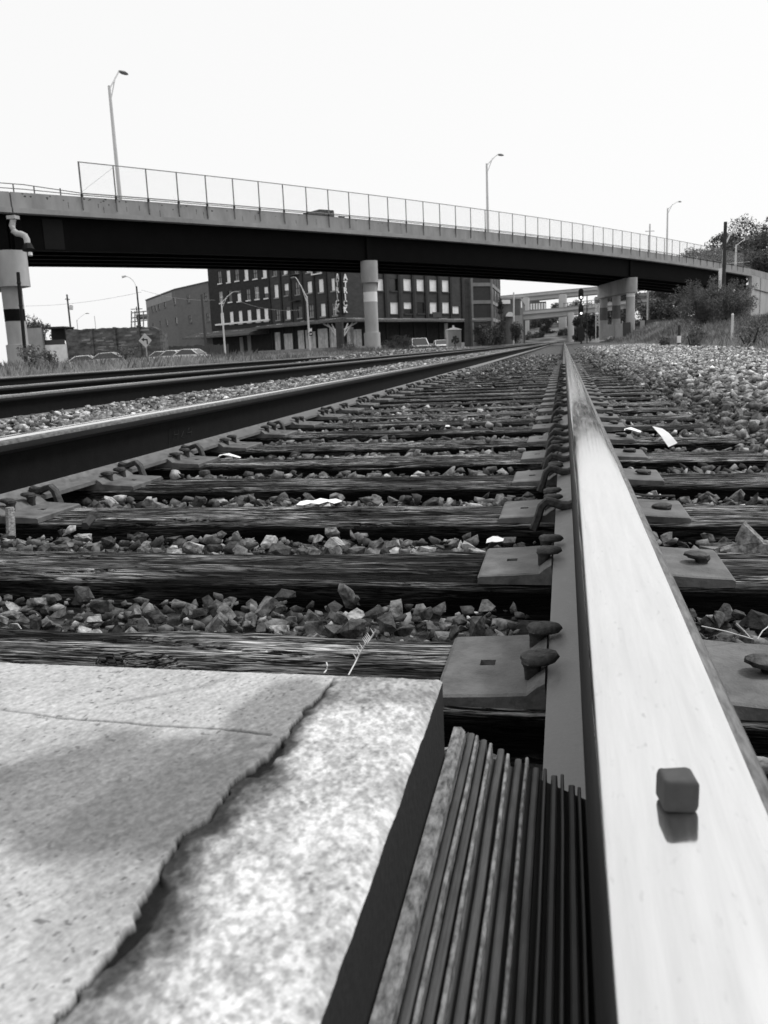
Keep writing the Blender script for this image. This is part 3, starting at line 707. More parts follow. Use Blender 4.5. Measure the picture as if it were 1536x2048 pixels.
# ================================================================== OVERPASS
BD = Vector((.5091, .8607, 0)); BP = Vector((-.8607, .5091, 0)); B0 = Vector((-24.66, 42.68, 0)); BS = 2.0; BW_ = 9.0
z_top = lambda n: np.polyval([2e-6, -.001403, .0624, 8.882], n)
z_bot = lambda n: np.polyval([-6e-6, -.000814, .0536, 7.876], n)
z_fen = lambda n: np.polyval([1e-6, -.001342, .0603, 10.6205], n)
z_gir = lambda n: np.polyval([5e-6, -.001646, .0662, 6.1726], n)
def BPt(n, off, z): p = B0 + BD * (BS * n) + BP * off; return Vector((p.x, p.y, z))
NS = [-14, -10, -6, -4, -1.93] ; NS2 = [-1.89] + list(np.linspace(0, 48.6, 28))
bridge = empty('overpass', tuple(B0), 'long dark steel girder overpass with concrete parapet crossing above the tracks', 'bridge')
def bsweep(name, prof, ns, m, parent=bridge):            # prof(n) -> list of (off, z)
    return MB().sweep([[tuple(BPt(n, o_, z)) for o_, z in prof(n)] for n in ns]).build(name, m, parent)
for ns in (NS, NS2):
    bsweep('parapet', lambda n: [(0, z_bot(n) + .24), (.30, z_bot(n) + .24), (.25, z_top(n)), (.04, z_top(n))], ns, 'parapet_concrete')
    bsweep('deck_fascia', lambda n: [(-.05, z_bot(n)), (.9, z_bot(n)), (.9, z_bot(n) + .237), (-.05, z_bot(n) + .237)], ns, 'bridge_concrete')
    bsweep('deck_slab', lambda n: [(.903, z_bot(n) + .02), (BW_ + .3, z_bot(n) + .02), (BW_ + .3, z_bot(n) + .30), (.903, z_bot(n) + .30)], ns, 'bridge_concrete')
    bsweep('parapet', lambda n: [(BW_ + .35, z_bot(n) + .304), (BW_ + .65, z_bot(n) + .304), (BW_ + .6, z_top(n)), (BW_ + .4, z_top(n))], ns, 'parapet_concrete')
    for j in range(5):
        o_ = .72 + j * (BW_ - .72 - .3) / 4
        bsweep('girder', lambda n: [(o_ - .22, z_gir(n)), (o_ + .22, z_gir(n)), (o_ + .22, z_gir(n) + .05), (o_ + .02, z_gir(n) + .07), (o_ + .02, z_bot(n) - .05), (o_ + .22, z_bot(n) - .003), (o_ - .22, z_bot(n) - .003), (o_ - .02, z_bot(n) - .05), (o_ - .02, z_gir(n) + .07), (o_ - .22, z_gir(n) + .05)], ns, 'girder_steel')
# bolted web splice near the left pier and stiffeners at the piers
gp = MB(); gp.sweep([[tuple(BPt(n, .66, z_gir(n) + .09)), tuple(BPt(n, .695, z_gir(n) + .09)), tuple(BPt(n, .695, z_bot(n) - .1)), tuple(BPt(n, .66, z_bot(n) - .1))] for n in (-1.0, -.45)])
gp.build('splice_plate', 'girder_patch', bridge)
for n in (-1.7, 11.2, 31.6):
    gs = MB(); gs.sweep([[tuple(BPt(n + a, b, z)) for a, b in ((-.12, .52), (.12, .52), (.12, .69), (-.12, .69))] for z in (z_gir(n) + .06, z_bot(n) - .06)]); gs.build('stiffener', 'girder_steel', bridge)
# parapet rust runs under each fence post and hairline joints
def rust_run(n, w, z0, z1, k=0):
    o_ = -.004 + .0
    pts = []
    for t in np.linspace(0, 1, 6):
        z = z0 + (z1 - z0) * t; off = .04 * (z - z_bot(n) - .24) / (z_top(n) - z_bot(n) - .24) - .004; ww = w * (.35 + random.random()) * (1 - .4 * t) / BS
        pts.append([tuple(BPt(n - ww / 2, off, z)), tuple(BPt(n + ww / 2, off, z)), tuple(BPt(n + ww / 2, off + .01, z)), tuple(BPt(n - ww / 2, off + .01, z))])
    return pts
for n in list(np.arange(0, 47.01, 1.0)):
    MB().sweep(rust_run(n + random.uniform(-.02, .02), .11 if n < 25 else .07, z_top(n) - .02, z_bot(n) + .26 + random.uniform(0, .15))).build('rust_stain', 'rust_stain', bridge)
for n in (-.4, .45, .6, 1.3, 1.7, 2.35, 3.6, 3.85, 5.3, 5.8, 7.5, 8.4):
    z1 = z_top(n) - random.uniform(.2, .45); MB().sweep(rust_run(n, .035, z1, z1 - random.uniform(.2, .4))).build('rust_stain', 'rust_stain', bridge)
for k in range(46):                                       # spalls and pock marks in the parapet face
    n = random.uniform(-1.6, 9) if k < 34 else random.uniform(9, 24); z = z_top(n) - abs(random.gauss(0, .14)) - .05; off = .04 * (z - z_bot(n) - .24) / (z_top(n) - z_bot(n) - .24) - .003; q = random.uniform(.02, .07)
    MB().sweep([[tuple(BPt(n + q / BS * math.cos(a) * (.6 + .8 * random.random()), off + d_, z + q * .6 * math.sin(a))) for a in [2 * math.pi * j / 7 for j in range(7)]] for d_ in (0, .02)]).build('spall', 'rust_stain', bridge)
# parapet handrail
for hgt in (.10, .20):
    MB().tube([BPt(n, .14, z_top(n) + hgt) for n in [-.0] + list(np.linspace(1, 48.4, 24))], .024, 6).build('handrail_bar', 'fence_steel', bridge)
for n0, hh in ((0, (.20, .42)),):
    for h0, h1 in ((.10, .18), (.20, .40)):
        MB().tube([BPt(n, .14, z_top(n) + (h1 if n < -1.5 else h0 + (h1 - h0) * (-n / 1.5))) for n in (-14, -8, -4, -2, -1.5, -.7, 0)], .024, 6).build('handrail_bar', 'fence_steel', bridge)
for n in (-6.2, -4.8, -3.4, -2.6, -1.78, -1.25, -.55):
    MB().tube([BPt(n, .14, z_top(n) - .03), BPt(n, .14, z_top(n) + (.40 if n < -1.5 else .36))], .035, 6).build('handrail_post', 'fence_steel', bridge)
# piers
AX = Vector((-.22, .9755, 0)); AQ = Vector((.9755, .22, 0))           # piers and abutment are skewed to run with the tracks
def pier(n, bands, zg, R_=.62, r=.50, cap_h=1.55, first=.25, AX=AX, AQ=AQ, flare=.1):
    z1 = z_gir(n) - .03; base = BPt(n, .62, 0); Lc = 11.4
    pts = [(-R_ * math.cos(math.pi * k / 12), -R_ * math.sin(math.pi * k / 12)) for k in range(13)]
    pts += [(R_ * math.cos(math.pi * k / 12), Lc + R_ * math.sin(math.pi * k / 12)) for k in range(13)]
    def at(a, b, z): p = base + AQ * a + AX * b; return (p.x, p.y, z)
    zb = z1 - cap_h
    cap = MB().sweep([[at(a, b, z) for a, b in pts] for z in (zb, z1 - .02)]).build('pier_cap', 'pier_concrete', bridge, smooth=True)
    for cj, oc in enumerate((first, 5.6, 11.0)):
        col = MB(); prof = [(zg - 1.0, r + flare), (zg + 1.3, r + flare), (zg + 1.32, r), (zb, r)]
        circ = [2 * math.pi * k / 24 for k in range(24)]
        c_ = col.sweep([[at(rr * math.cos(t), oc + rr * math.sin(t), z) for t in circ] for z, rr in prof]).build('pier_column', 'pier_concrete', bridge, smooth=True)
        for (zA, zB, m_) in bands:
            if isinstance(m_, tuple): m_ = m_[cj]
            if not m_: continue
            MB().sweep([[at((r + .006) * math.cos(t), oc + (r + .006) * math.sin(t), z) for t in circ] for z in (zA, zB)], cap=False).build('painted_band', m_, c_, smooth=True)
    return cap
pier(-1.92, [(2.58, 3.18, 'pier_band_dark')], .1, R_=.73, cap_h=1.75, AX=BP, AQ=BD, first=.45)
pier(11.2, [(3.8, 4.5, 'pier_band_light')], .3)
pier(31.7, r=.46, flare=.02, bands=[(4.75, 5.15, ('pier_band_light', None, None)), (1.6, 4.1, (None, 'pier_band_mid', 'pier_band_mid'))], zg=1.3)
# drain pipe at the left pier
dp = MB(); D = 41.6
q = [pd(27, 436, D), pd(24, 452, D), pd(27, 462, D), pd(34, 467, D), pd(42, 468, D), pd(50, 472, D), pd(54, 480, D), pd(55, 494, D)]
dp.tube(q, .15, 10); pipe = dp.build('drain_pipe', 'pier_concrete', bridge, smooth=True)
MB().box(pd(26, 435, D), (.45, .4, .16)).build('drain_box', 'pier_concrete', pipe)
MB().tube([pd(55, 488, D), pd(57, 500, D)], [.20, .30], 10).build('drain_hopper', 'girder_patch', pipe)
MB().tube([pd(36, 545, D), pd(38, 570, D), pd(52, 725, D)], .085, 8).build('down_pipe', 'girder_patch', pipe)
for y in (565, 610): MB().tube([pd(38 + (y - 570) * .09, y, D), pd(38 + (y + 2 - 570) * .09, y + 2, D)], .11, 8).build('pipe_bracket', 'black_paint', pipe)
MB().tube([pd(60, 505, D), pd(60.5, 511, D)], .11, 10).build('reflector', 'white_paint', pipe)
# abutment and wing wall at the right
ab = MB()
for (n0, n1, zt0, zt1) in ((48.65, 62, z_bot(48.65) + .18, z_bot(48.65) - 1.9),):
    for off0, off1 in ((.0, .45),):
        ab.hexa([tuple(BPt(n0, off0, -.5)), tuple(BPt(n1, off0, -.5)), tuple(BPt(n1, off1, -.5)), tuple(BPt(n0, off1, -.5)), tuple(BPt(n0, off0, zt0)), tuple(BPt(n1, off0, zt1)), tuple(BPt(n1, off1, zt1)), tuple(BPt(n0, off1, zt0))])
ab.build('wing_wall', 'pier_concrete', bridge)
for k in range(6):
    n = 50.3 + 2.1 * k; MB().sweep([[tuple(BPt(n + a, b, z)) for a, b in ((-.03, -.02), (.03, -.02), (.03, .02), (-.03, .02))] for z in (.3, z_bot(48.65) + .1 - .155 * (n - 48.65))]).build('wall_joint', 'infill', bridge)
MB().hexa([tuple(BPt(49.2, -.06, 6.1)), tuple(BPt(62, -.06, 4.3)), tuple(BPt(62, 0, 4.3)), tuple(BPt(49.2, 0, 6.1)), tuple(BPt(49.2, -.06, 6.25)), tuple(BPt(62, -.06, 4.45)), tuple(BPt(62, 0, 4.45)), tuple(BPt(49.2, 0, 6.25))]).build('wall_coping', 'infill', bridge)
ab0 = BPt(48.75, .46, 0); ab1 = ab0 + AX * 13.4
MB().hexa([tuple(p + Vector((0, 0, z))) for z in (-.5, 6.0) for p in (ab0, ab0 + BD * 1.6, ab1 + BD * 1.6, ab1)]).build('abutment', 'pier_concrete', bridge)
bsweep('parapet', lambda n: [(0, z_bot(48.6) + .2 - .155 * (n - 48.6)), (.3, z_bot(48.6) + .2 - .155 * (n - 48.6)), (.25, z_top(48.6) - .10 * (n - 48.6)), (.04, z_top(48.6) - .10 * (n - 48.6))], [48.65, 55, 62], 'parapet_concrete')

# chain-link fence on the parapet
fence = empty('chain_link_fence', tuple(BPt(0, .02, z_top(0))), 'tall chain-link fence on posts along the overpass parapet', 'fence')
for n in range(0, 48):
    MB().tube([BPt(n, .0, z_top(n) - .62), BPt(n, .0, z_fen(n))], .036 if n else .045, 6).build('post', 'fence_steel', fence)
    MB().box(BPt(n, .0, z_top(n) + .06), (.10, .10, .14)).build('post_bracket', 'rust_stain', fence)
MB().tube([BPt(n, .0, z_fen(n) - .02) for n in range(0, 48)], .026, 6).build('top_rail', 'fence_steel', fence)
MB().tube([BPt(n, .0, z_top(n) + .15) for n in range(0, 48)], .02, 6).build('bottom_rail', 'fence_steel', fence)
MB().tube([BPt(0.02, .0, z_top(0) + .25), BPt(.98, .0, z_fen(1) - .15)], .006, 4).build('brace_wire', 'fence_steel', fence)
Vw, Fw = [], []; step = .06; wr = .0014
def wire(a, b):
    k = len(Vw)
    for p in (a, b):
        Vw.extend([tuple(p + BD * wr), tuple(p - BD * wr * .5 + Vector((0, 0, wr))), tuple(p - BP * wr * 1.5)])
    Fw.extend([(k, k + 1, k + 4, k + 3), (k + 1, k + 2, k + 5, k + 4), (k + 2, k, k + 3, k + 5)])
for s0 in np.arange(-1.8, 94, step):
    for sg in (1, -1):
        a_s, b_s = s0, s0 + 1.62
        lo_t, hi_t = max(0, -a_s / 1.62), min(1, (94 - a_s) / 1.62)
        if hi_t <= lo_t: continue
        prev = None
        for t in (lo_t, (lo_t + hi_t) / 2, hi_t):
            s_ = a_s + 1.62 * t; n = s_ / BS; zl, zh = z_top(n) + .15, z_fen(n) - .03
            p = BPt(n, .045 * 0 + .03, zl + (zh - zl) * (t if sg > 0 else 1 - t))
            if prev is not None: wire(prev, p)
            prev = p
me = bpy.data.meshes.new('wire_mesh'); o0 = BASE[fence]; me.from_pydata([(a - o0.x, b - o0.y, c - o0.z) for a, b, c in Vw], [], Fw); me.materials.append(MATS['fence_wire']); me.update()
link('wire_mesh', me, fence)

# ================================================================== LAMPS AND POLES
def curve_pts(P0, P1, P2, n=7): return [P0.lerp(P1, t).lerp(P1.lerp(P2, t), t) for t in np.linspace(0, 1, n)]
def street_lamp(base, top, tip, label, r=.09, m='pole_light', head=.75, rake=.8, group='street lamps', second=True):
    # base/top/tip: world points; the arm leaves the pole below the top and curves to the luminaire at tip
    e = empty('street_lamp', tuple(base), label, 'street lamp', group)
    MB().tube([base, top], [r * 1.25, r * .8], 8).build('pole', m, e, smooth=True)
    reach = tip - top; mid = top + reach * .55 + Vector((0, 0, reach.z * .35)); dirn = Vector((reach.x, reach.y, 0)).normalized()
    neck = tip - dirn * head * .9
    MB().tube(curve_pts(top - Vector((0, 0, .15)), mid, neck), r * .38, 6).build('arm', m, e, smooth=True)
    if second: MB().tube([top - Vector((0, 0, rake)), (top * .35 + mid * .65)], r * .3, 6).build('brace', m, e)
    h_ = MB(); rings = []
    side = dirn.cross(Vector((0, 0, 1)))
    for t, w_, hh in ((0, .04, .04), (.15, .10, .07), (.5, .16, .10), (.85, .12, .06), (1, .03, .02)):
        c_ = neck + dirn * (head * t) + Vector((0, 0, .02 * math.sin(t * 3)))
        rings.append([tuple(c_ + side * (w_ * math.cos(a)) + Vector((0, 0, hh * math.sin(a)))) for a in [2 * math.pi * k / 8 for k in range(8)]])
    h_.sweep(rings).build('luminaire', 'fence_steel' if m == 'pole_light' else m, e, smooth=True)
    return e
def lamp_on_bridge(xb, n_guess, top_px, tip_px, off, label, **kw):
    # pole stands on the bridge line at offset off; find n from its column
    best = min(np.linspace(-2, 50, 1041), key=lambda n: abs(proj(BPt(n, off, z_top(n)))[0] - xb))
    b = BPt(best, off, z_bot(best) + .30); Dd = depth(b)
    t = at_depth(*top_px, Dd); t = Vector((b.x, b.y, t.z)); p = at_depth(*tip_px, Dd)
    street_lamp(b, t, p, label, **kw)
def proj(p):
    c_ = M @ (np.array(p, float) - [0, 0, ZC]); return 768 + F * c_[0] / c_[2], 1024 + F * c_[1] / c_[2]
def depth(p): return float((M @ (np.array(p, float) - [0, 0, ZC]))[2])
lamp_on_bridge(242, 1, (222.5, 186), (254, 149), .6, 'tall pale street lamp on the overpass near the fence end at left', r=.10)
lamp_on_bridge(975.5, 18, (974, 333), (1006, 311), .6, 'slender street lamp rising behind the middle of the overpass fence', r=.10)
lamp_on_bridge(1333, 35, (1334, 420), (1362, 404), BW_, 'faint street lamp standing above the right part of the overpass', r=.12)
lamp_on_bridge(1471, 45, (1475, 490), (1497, 479), .6, 'short pale street lamp on the overpass against the wooded hill', r=.12, second=False)
lamp_on_bridge(1484, 47, (1484, 528), (1499, 524), BW_, 'small pale lamp tip peeking over the overpass end', r=.10, second=False)
def ground_lamp(px_, D, py_top, tip_px, label, m='pole_light', r=.09, **kw):
    b = on_ground(px_, D, -.1); t = at_depth(px_, py_top, D); street_lamp(b, Vector((b.x, b.y, t.z)), at_depth(*tip_px, D), label, m=m, r=r, **kw)
ground_lamp(450, 100, 604, (477, 584), 'grey cobra-head street lamp before the left warehouse wing', r=.10)
ground_lamp(620, 88, 593, (582, 556), 'grey double-arm street lamp before the warehouse middle', r=.10)
def pole(px_, D, y_top, label, m='pole_dark', r=.14, name='utility_pole', cat='pole', cross=None, base_z=-.2, extra=None):
    b = on_ground(px_, D, base_z); t = at_depth(px_, y_top, D)
    e = empty(name, tuple(b), label, cat, 'poles and posts')
    MB().tube([b, Vector((b.x, b.y, t.z))], [r, r * .75], 8).build('shaft', m, e, smooth=True)
    if cross:
        for (dy, w_) in cross:
            c_ = Vector((b.x, b.y, t.z - dy)); MB().box(c_, (w_, .12, .12), Matrix.Rotation(.25, 3, 'Z')).build('crossarm', m, e)
    return e, b, t
e, b, t = pole(285, 112, 574, 'dark utility pole with a long lamp arm at left under the overpass')
MB().tube(curve_pts(Vector((b.x, b.y, t.z - .8)), at_depth(272, 556, 112), at_depth(250, 552, 112)), .05, 6).build('lamp_arm', 'pole_light', e)
MB().tube([at_depth(252, 552, 112), at_depth(244, 554, 112)], [.12, .16], 8).build('luminaire', 'pole_light', e)
e, b, t = pole(146, 130, 590, 'thin utility pole with a transformer at far left', m='pole_wood', r=.16)
MB().tube([at_depth(142.5, 611, 130), at_depth(142.5, 619, 130)], .28, 10).build('transformer', 'pole_light', e)
MB().box(Vector((b.x, b.y, t.z - .7)), (.12, 1.1, .12)).build('crossarm', 'pole_wood', e)
pole(54.5, 120, 618, 'short dark post above the trees at far left', r=.12, m='pole_wood')
pole(412, 118, 590, 'wooden pole before the grey building', m='pole_wood', r=.20)
pole(281, 150, 614, 'distant utility pole with crossarm beside the rooftop frame', m='pole_wood', r=.12, cross=((.4, 2.0),))
ground_lamp(160, 170, 640, (178, 627), 'tiny pale street lamp far beyond the brick wall', r=.09, second=False)
pole(196, 170, 632, 'thin pale pole far beyond the brick wall', m='pole_light', r=.08)
e, b, t = pole(1296, 150, 454, 'slim pole with small arm behind the overpass fence', m='pole_light', r=.16, cross=((1.2, 1.6),))
e, b, t = pole(938, 108, 560, 'thick dark wooden pole at the corner of the warehouse', m='brick_mid', r=.55)
e, b, t = pole(1443, 62, 450, 'black utility pole with a white band behind the big bush', r=.155, base_z=.2)
MB().tube([at_depth(1442, 553, 62) + Vector((0, 0, -.30)), at_depth(1442, 537, 62) + Vector((0, 0, .0))], .165, 8).build('white_band', 'white_paint', e)
MB().tube([at_depth(1441, 600, 62), at_depth(1441.5, 560, 62)], .162, 8).build('worn_lower_shaft', 'pole_light', e)
# leaning guy mast behind the pole
gm = empty('lamp_mast', tuple(on_ground(1450, 140, 1)), 'pale slanting forked mast rising against the hilltop tree', 'mast')
MB().tube([at_depth(1447, 497, 140), at_depth(1460, 470, 140), at_depth(1473, 448, 140), at_depth(1481, 443, 140), at_depth(1489, 443, 140)], .12, 6).build('shaft', 'pole_light', gm)
MB().tube([at_depth(1462, 470, 140), at_depth(1469, 455, 140)], .10, 6).build('fork', 'pole_light', gm)
MB().tube([at_depth(1447, 497, 140), on_ground(1436, 140, 1.0)], .12, 6).build('lower_shaft', 'pole_light', gm)
# marker posts by the right-hand weeds
for (px_, D, yt, lab) in ((1463, 34, 627, 'white-topped marker post standing in weeds before the big bush'), (1357.5, 30, 650, 'short dark marker post with a white foot in the right weeds')):
    b = on_ground(px_, D, float(ground_z(on_ground(px_, D).x, on_ground(px_, D).y))); t = at_depth(px_, yt, D)
    e = empty('marker_post', tuple(b), lab, 'post', 'marker posts')
    MB().tube([b, Vector((b.x, b.y, t.z - .06))], .05, 8).build('shaft', 'pole_light' if D == 34 else 'pole_dark', e)
    MB().tube([Vector((b.x, b.y, t.z - .06)), Vector((b.x, b.y, t.z))], [.054, .03], 8).build('cap', 'white_paint' if D == 34 else 'pole_dark', e)
    if D == 30: z_ = at_depth(px_, 681, D).z; MB().tube([Vector((b.x, b.y, z_ - .08)), Vector((b.x, b.y, z_ + .16))], .067, 8).build('white_foot', 'white_paint', e)
# overhead wires
for (a, b, lab) in (((45, 612, 125), (283, 584, 112), 'upper thin overhead wire between the poles at left'), ((283, 580, 112), (430, 600, 125), 'thin overhead wire from the pole to the grey building'), ((480, 603, 118), (600, 620, 100), 'sagging wire crossing the warehouse wall')):
    P0, P2 = at_depth(*a), at_depth(*b); o = MB().tube(curve_pts(P0, (P0 + P2) / 2 - Vector((0, 0, .9)), P2, 10), .018, 4).build('overhead_wire', 'wire_grey', None, origin=tuple(P0)); tag(o, lab, 'wire', 'overhead wires')

# ================================================================== BUILDINGS
class Facade:                                   # a vertical wall plane from A to B (plan points, seen from the camera A on the left)
    def __init__(s, A, B):
        s.A = Vector((A[0], A[1], 0)); s.B = Vector((B[0], B[1], 0)); s.u = (s.B - s.A).normalized(); s.L = (s.B - s.A).length
        n = Vector((s.u.y, -s.u.x, 0)); s.n = n if n.dot(-s.A) > 0 else -n            # towards the camera
    def uz(s, px, py):
        w = ray(px, py); a = np.array([[w[0], -s.u.x], [w[1], -s.u.y]]); t, u = np.linalg.solve(a, [s.A.x, s.A.y]); return float(u), float(ZC + t * w[2])
    def pt(s, u, z, out=0.0): p = s.A + s.u * u + s.n * out; return (p.x, p.y, z)
    def slab(s, u0, u1, z0, z1, o0, o1):        # a block standing between two distances from the wall plane
        return [s.pt(u0, z0, o1), s.pt(u1, z0, o1), s.pt(u1, z0, o0), s.pt(u0, z0, o0), s.pt(u0, z1, o1), s.pt(u1, z1, o1), s.pt(u1, z1, o0), s.pt(u0, z1, o0)]
    def wall(s, mb, u0, u1, z0, z1, holes, deep=.12):
        us = sorted({u0, u1, *[h for q in holes for h in q[:2]]}); zs = sorted({z0, z1, *[h for q in holes for h in q[2:4]]})
        us = [u for u in us if u0 <= u <= u1]; zs = [z for z in zs if z0 <= z <= z1]
        for a, b in zip(us[:-1], us[1:]):
            for c_, d in zip(zs[:-1], zs[1:]):
                m_u, m_z = (a + b) / 2, (c_ + d) / 2
                if any(h[0] < m_u < h[1] and h[2] < m_z < h[3] for h in holes): continue
                mb.add([s.pt(a, c_), s.pt(b, c_), s.pt(b, d), s.pt(a, d)], [(0, 1, 2, 3)])
        for h in holes:
            r = [(h[0], h[2]), (h[1], h[2]), (h[1], h[3]), (h[0], h[3])]
            for k in range(4):
                p, q = r[k], r[(k + 1) % 4]; mb.add([s.pt(*p), s.pt(*q), s.pt(*q, -deep), s.pt(*p, -deep)], [(0, 1, 2, 3)])
        return mb
def add_window(f, parent, h, kind, sill=True, name='window'):
    u0, u1, z0, z1 = h; w = MB().add([f.pt(u0, z0, -.1), f.pt(u1, z0, -.1), f.pt(u1, z1, -.1), f.pt(u0, z1, -.1)], [(0, 1, 2, 3)])
    o = w.build(name, {'b': 'pane_board', 'g': 'pane_grey', 'd': 'pane_dark', 'm': 'pane_grey'}[kind[0]], parent)
    if kind[0] in 'gm':
        fr = MB(); um = (u0 + u1) / 2; zm = (z0 + z1) / 2; t = .045
        for q in ((um - t, um + t, z0, z1), (u0, um - t, zm - t, zm + t), (um + t, u1, zm - t, zm + t), (u0, u0 + t, z0, z1), (u1 - t, u1, z0, z1)): fr.hexa(f.slab(*q, -.095, -.05))
        fr.build('sash', 'sill_stone' if kind[0] == 'm' else 'pole_dark', o)
    if len(kind) > 1:                           # a dark broken lower or upper part
        zA, zB = (z0, z0 + (z1 - z0) * .42) if kind[1] == 'l' else (z1 - (z1 - z0) * .3, z1)
        MB().hexa(f.slab(u0 + .03, u1 - .03, zA, zB, -.095, -.07)).build('broken_pane', 'pane_dark', o)
    if sill: MB().hexa(f.slab(u0 - .12, u1 + .12, z0 - .18, z0, -.1, .12)).build('sill', 'sill_stone' if sill is True else sill, o)
    return o

# ---- brick warehouse at the corner
CORN = on_ground(683, 115); LEFT = on_ground(427.5, 143); MIDL = on_ground(545, 129.6); RIGHT = on_ground(943, 144)
fL = Facade(MIDL, CORN); fW = Facade(LEFT, MIDL); fR = Facade(CORN, RIGHT)
ware = empty('brick_warehouse', tuple(CORN), 'tall dark brick warehouse with boarded windows and a corner loading canopy', 'building')
HT = 17.4
def win_from_px(f, xc, y0, y1, w): u, zt = f.uz(xc, y0); _, zb = f.uz(xc, y1); return (u - w / 2, u + w / 2, zb, zt)
def px4(x, y): return 280 + x / 3.84, 520 + y / 3.84
def px5(x, y): return 640 + x / 3.84, 520 + y / 3.84
def win_list(f, L_, conv, w):
    out = []
    for (x, y0, y1, kd) in L_:
        a, b = conv(x, y0); _, c_ = conv(x, y1); out.append((win_from_px(f, a, b, c_, w), kd))
    return out
W_w = win_list(fW, [(608, 88, 180, 'g'), (675, 80, 172, 'b'), (740, 72, 160, 'g'), (812, 66, 152, 'b'), (880, 60, 144, 'g'), (953, 54, 134, 'b'),
                    (620, 243, 330, 'm'), (688, 236, 322, 'd'), (757, 232, 317, 'bu'), (828, 225, 309, 'g'), (895, 206, 300, 'm'), (966, 206, 293, 'bl'),
                    (628, 405, 495, 'b'), (700, 397, 490, 'b'), (768, 390, 486, 'b'), (836, 384, 478, 'b'), (905, 376, 473, 'b'), (966, 373, 467, 'b')], px4, 1.15)
W_l = win_list(fL, [(1030, 40, 122, 'g'), (1112, 30, 112, 'b'), (1195, 22, 105, 'g'), (1290, 15, 96, 'b'), (1380, 6, 88, 'g'), (1478, 0, 80, 'b'),
                    (1043, 190, 290, 'b'), (1122, 182, 272, 'bl'), (1205, 170, 265, 'g'), (1300, 165, 252, 'b'), (1387, 147, 248, 'b'), (1485, 140, 236, 'b'),
                    (1058, 385, 460, 'g'), (1135, 360, 455, 'bu'), (1225, 358, 445, 'd'), (1312, 345, 437, 'g'), (1403, 335, 432, 'b'), (1497, 330, 425, 'mu')], px4, 1.2)
W_r = win_list(fR, [(462, -35, 52, 'b'), (565, -32, 55, 'b'), (670, -30, 57, 'b'), (770, -27, 60, 'd'), (868, -24, 62, 'b'), (963, -22, 64, 'b'),
                    (455, 145, 236, 'b'), (565, 142, 236, 'd'), (670, 146, 238, 'b'), (770, 149, 240, 'b'), (868, 152, 242, 'b'), (963, 155, 245, 'b'),
                    (571, 325, 415, 'b'), (673, 325, 412, 'bl'), (772, 325, 410, 'd'), (870, 325, 412, 'b'), (965, 325, 410, 'b'), (1043, 355, 412, 'b')], px5, 2.1)
for f, ws, m_, sill in ((fW, W_w, 'brick_dark', True), (fL, W_l, 'brick_mid', 'frame_concrete'), (fR, W_r, 'brick_mid', 'brick_mid')):
    f.wall(MB(), 0, f.L, -.5, HT, [h for h, _ in ws]).build('wall', m_, ware)
    for h, kd in ws: add_window(f, ware, h, kd, sill)
# back walls, roof, cornice
cx_ = (LEFT + RIGHT) / 2 + Vector((-6, 26, 0))
ring = [LEFT, MIDL, CORN, RIGHT, RIGHT + Vector((-8, 22, 0)), LEFT + Vector((6, 20, 0))]
rb = MB(); rb.add([(p.x, p.y, HT - .3) for p in ring], [tuple(range(6))])
for a, b in ((3, 4), (4, 5), (5, 0)): rb.add([(ring[a].x, ring[a].y, -.5), (ring[b].x, ring[b].y, -.5), (ring[b].x, ring[b].y, HT), (ring[a].x, ring[a].y, HT)], [(0, 1, 2, 3)])
rb.build('roof', 'brick_dark', ware)
# rooftop stair house that shows above the overpass
ph = at_depth(636, 432, 128); phb = at_depth(606, 430, 128); php = MB()
zt = at_depth(636, 419, 128).z; zl = at_depth(606, 427, 128).z; x0, x1, xm = at_depth(606, 430, 128), at_depth(668, 430, 128), at_depth(640, 430, 128)
back = Vector((-1.5, 6, 0))
php.hexa([(x0.x, x0.y, HT - 1), (xm.x, xm.y, HT - 1), (xm.x + back.x, xm.y + back.y, HT - 1), (x0.x + back.x, x0.y + back.y, HT - 1), (x0.x, x0.y, zl), (xm.x, xm.y, zt), (xm.x + back.x, xm.y + back.y, zt), (x0.x + back.x, x0.y + back.y, zl)])
zr = at_depth(668, 421, 128).z
php.hexa([(xm.x + .01, xm.y, HT - 1), (x1.x, x1.y, HT - 1), (x1.x + back.x, x1.y + back.y, HT - 1), (xm.x + .01 + back.x, xm.y + back.y, HT - 1), (xm.x + .01, xm.y, zt), (x1.x, x1.y, zr), (x1.x + back.x, x1.y + back.y, zr), (xm.x + .01 + back.x, xm.y + back.y, zt)])
php.build('stair_house', 'brick_mid', ware)
v0 = at_depth(683, 433, 126); MB().box((v0.x, v0.y, (HT - 1 + v0.z) / 2), (.8, .8, v0.z - HT + 1)).build('roof_vent', 'brick_dark', ware)
# brick piers between the bays
for x in (500, 605, 712, 810, 908, 1000, 1090):
    u, _ = fR.uz(*px5(x, 300)); MB().hexa(fR.slab(u - .28, u + .28, -.5, HT - .4, .003, .2)).build('pilaster', 'brick_dark', ware)
for x in (1000, 1088, 1165, 1255, 1345, 1440):
    u, _ = fL.uz(*px4(x, 300)); MB().hexa(fL.slab(u - .2, u + .2, -.5, HT - .4, .003, .16)).build('pilaster', 'brick_dark', ware)
u0, z0 = fW.uz(*px4(587, 500)); u1, z1 = fW.uz(*px4(990, 470)); MB().hexa(fW.slab(max(0, u0), fW.L, z0 - .1, z0 + .15, .003, .25)).build('string_course', 'sill_stone', ware)
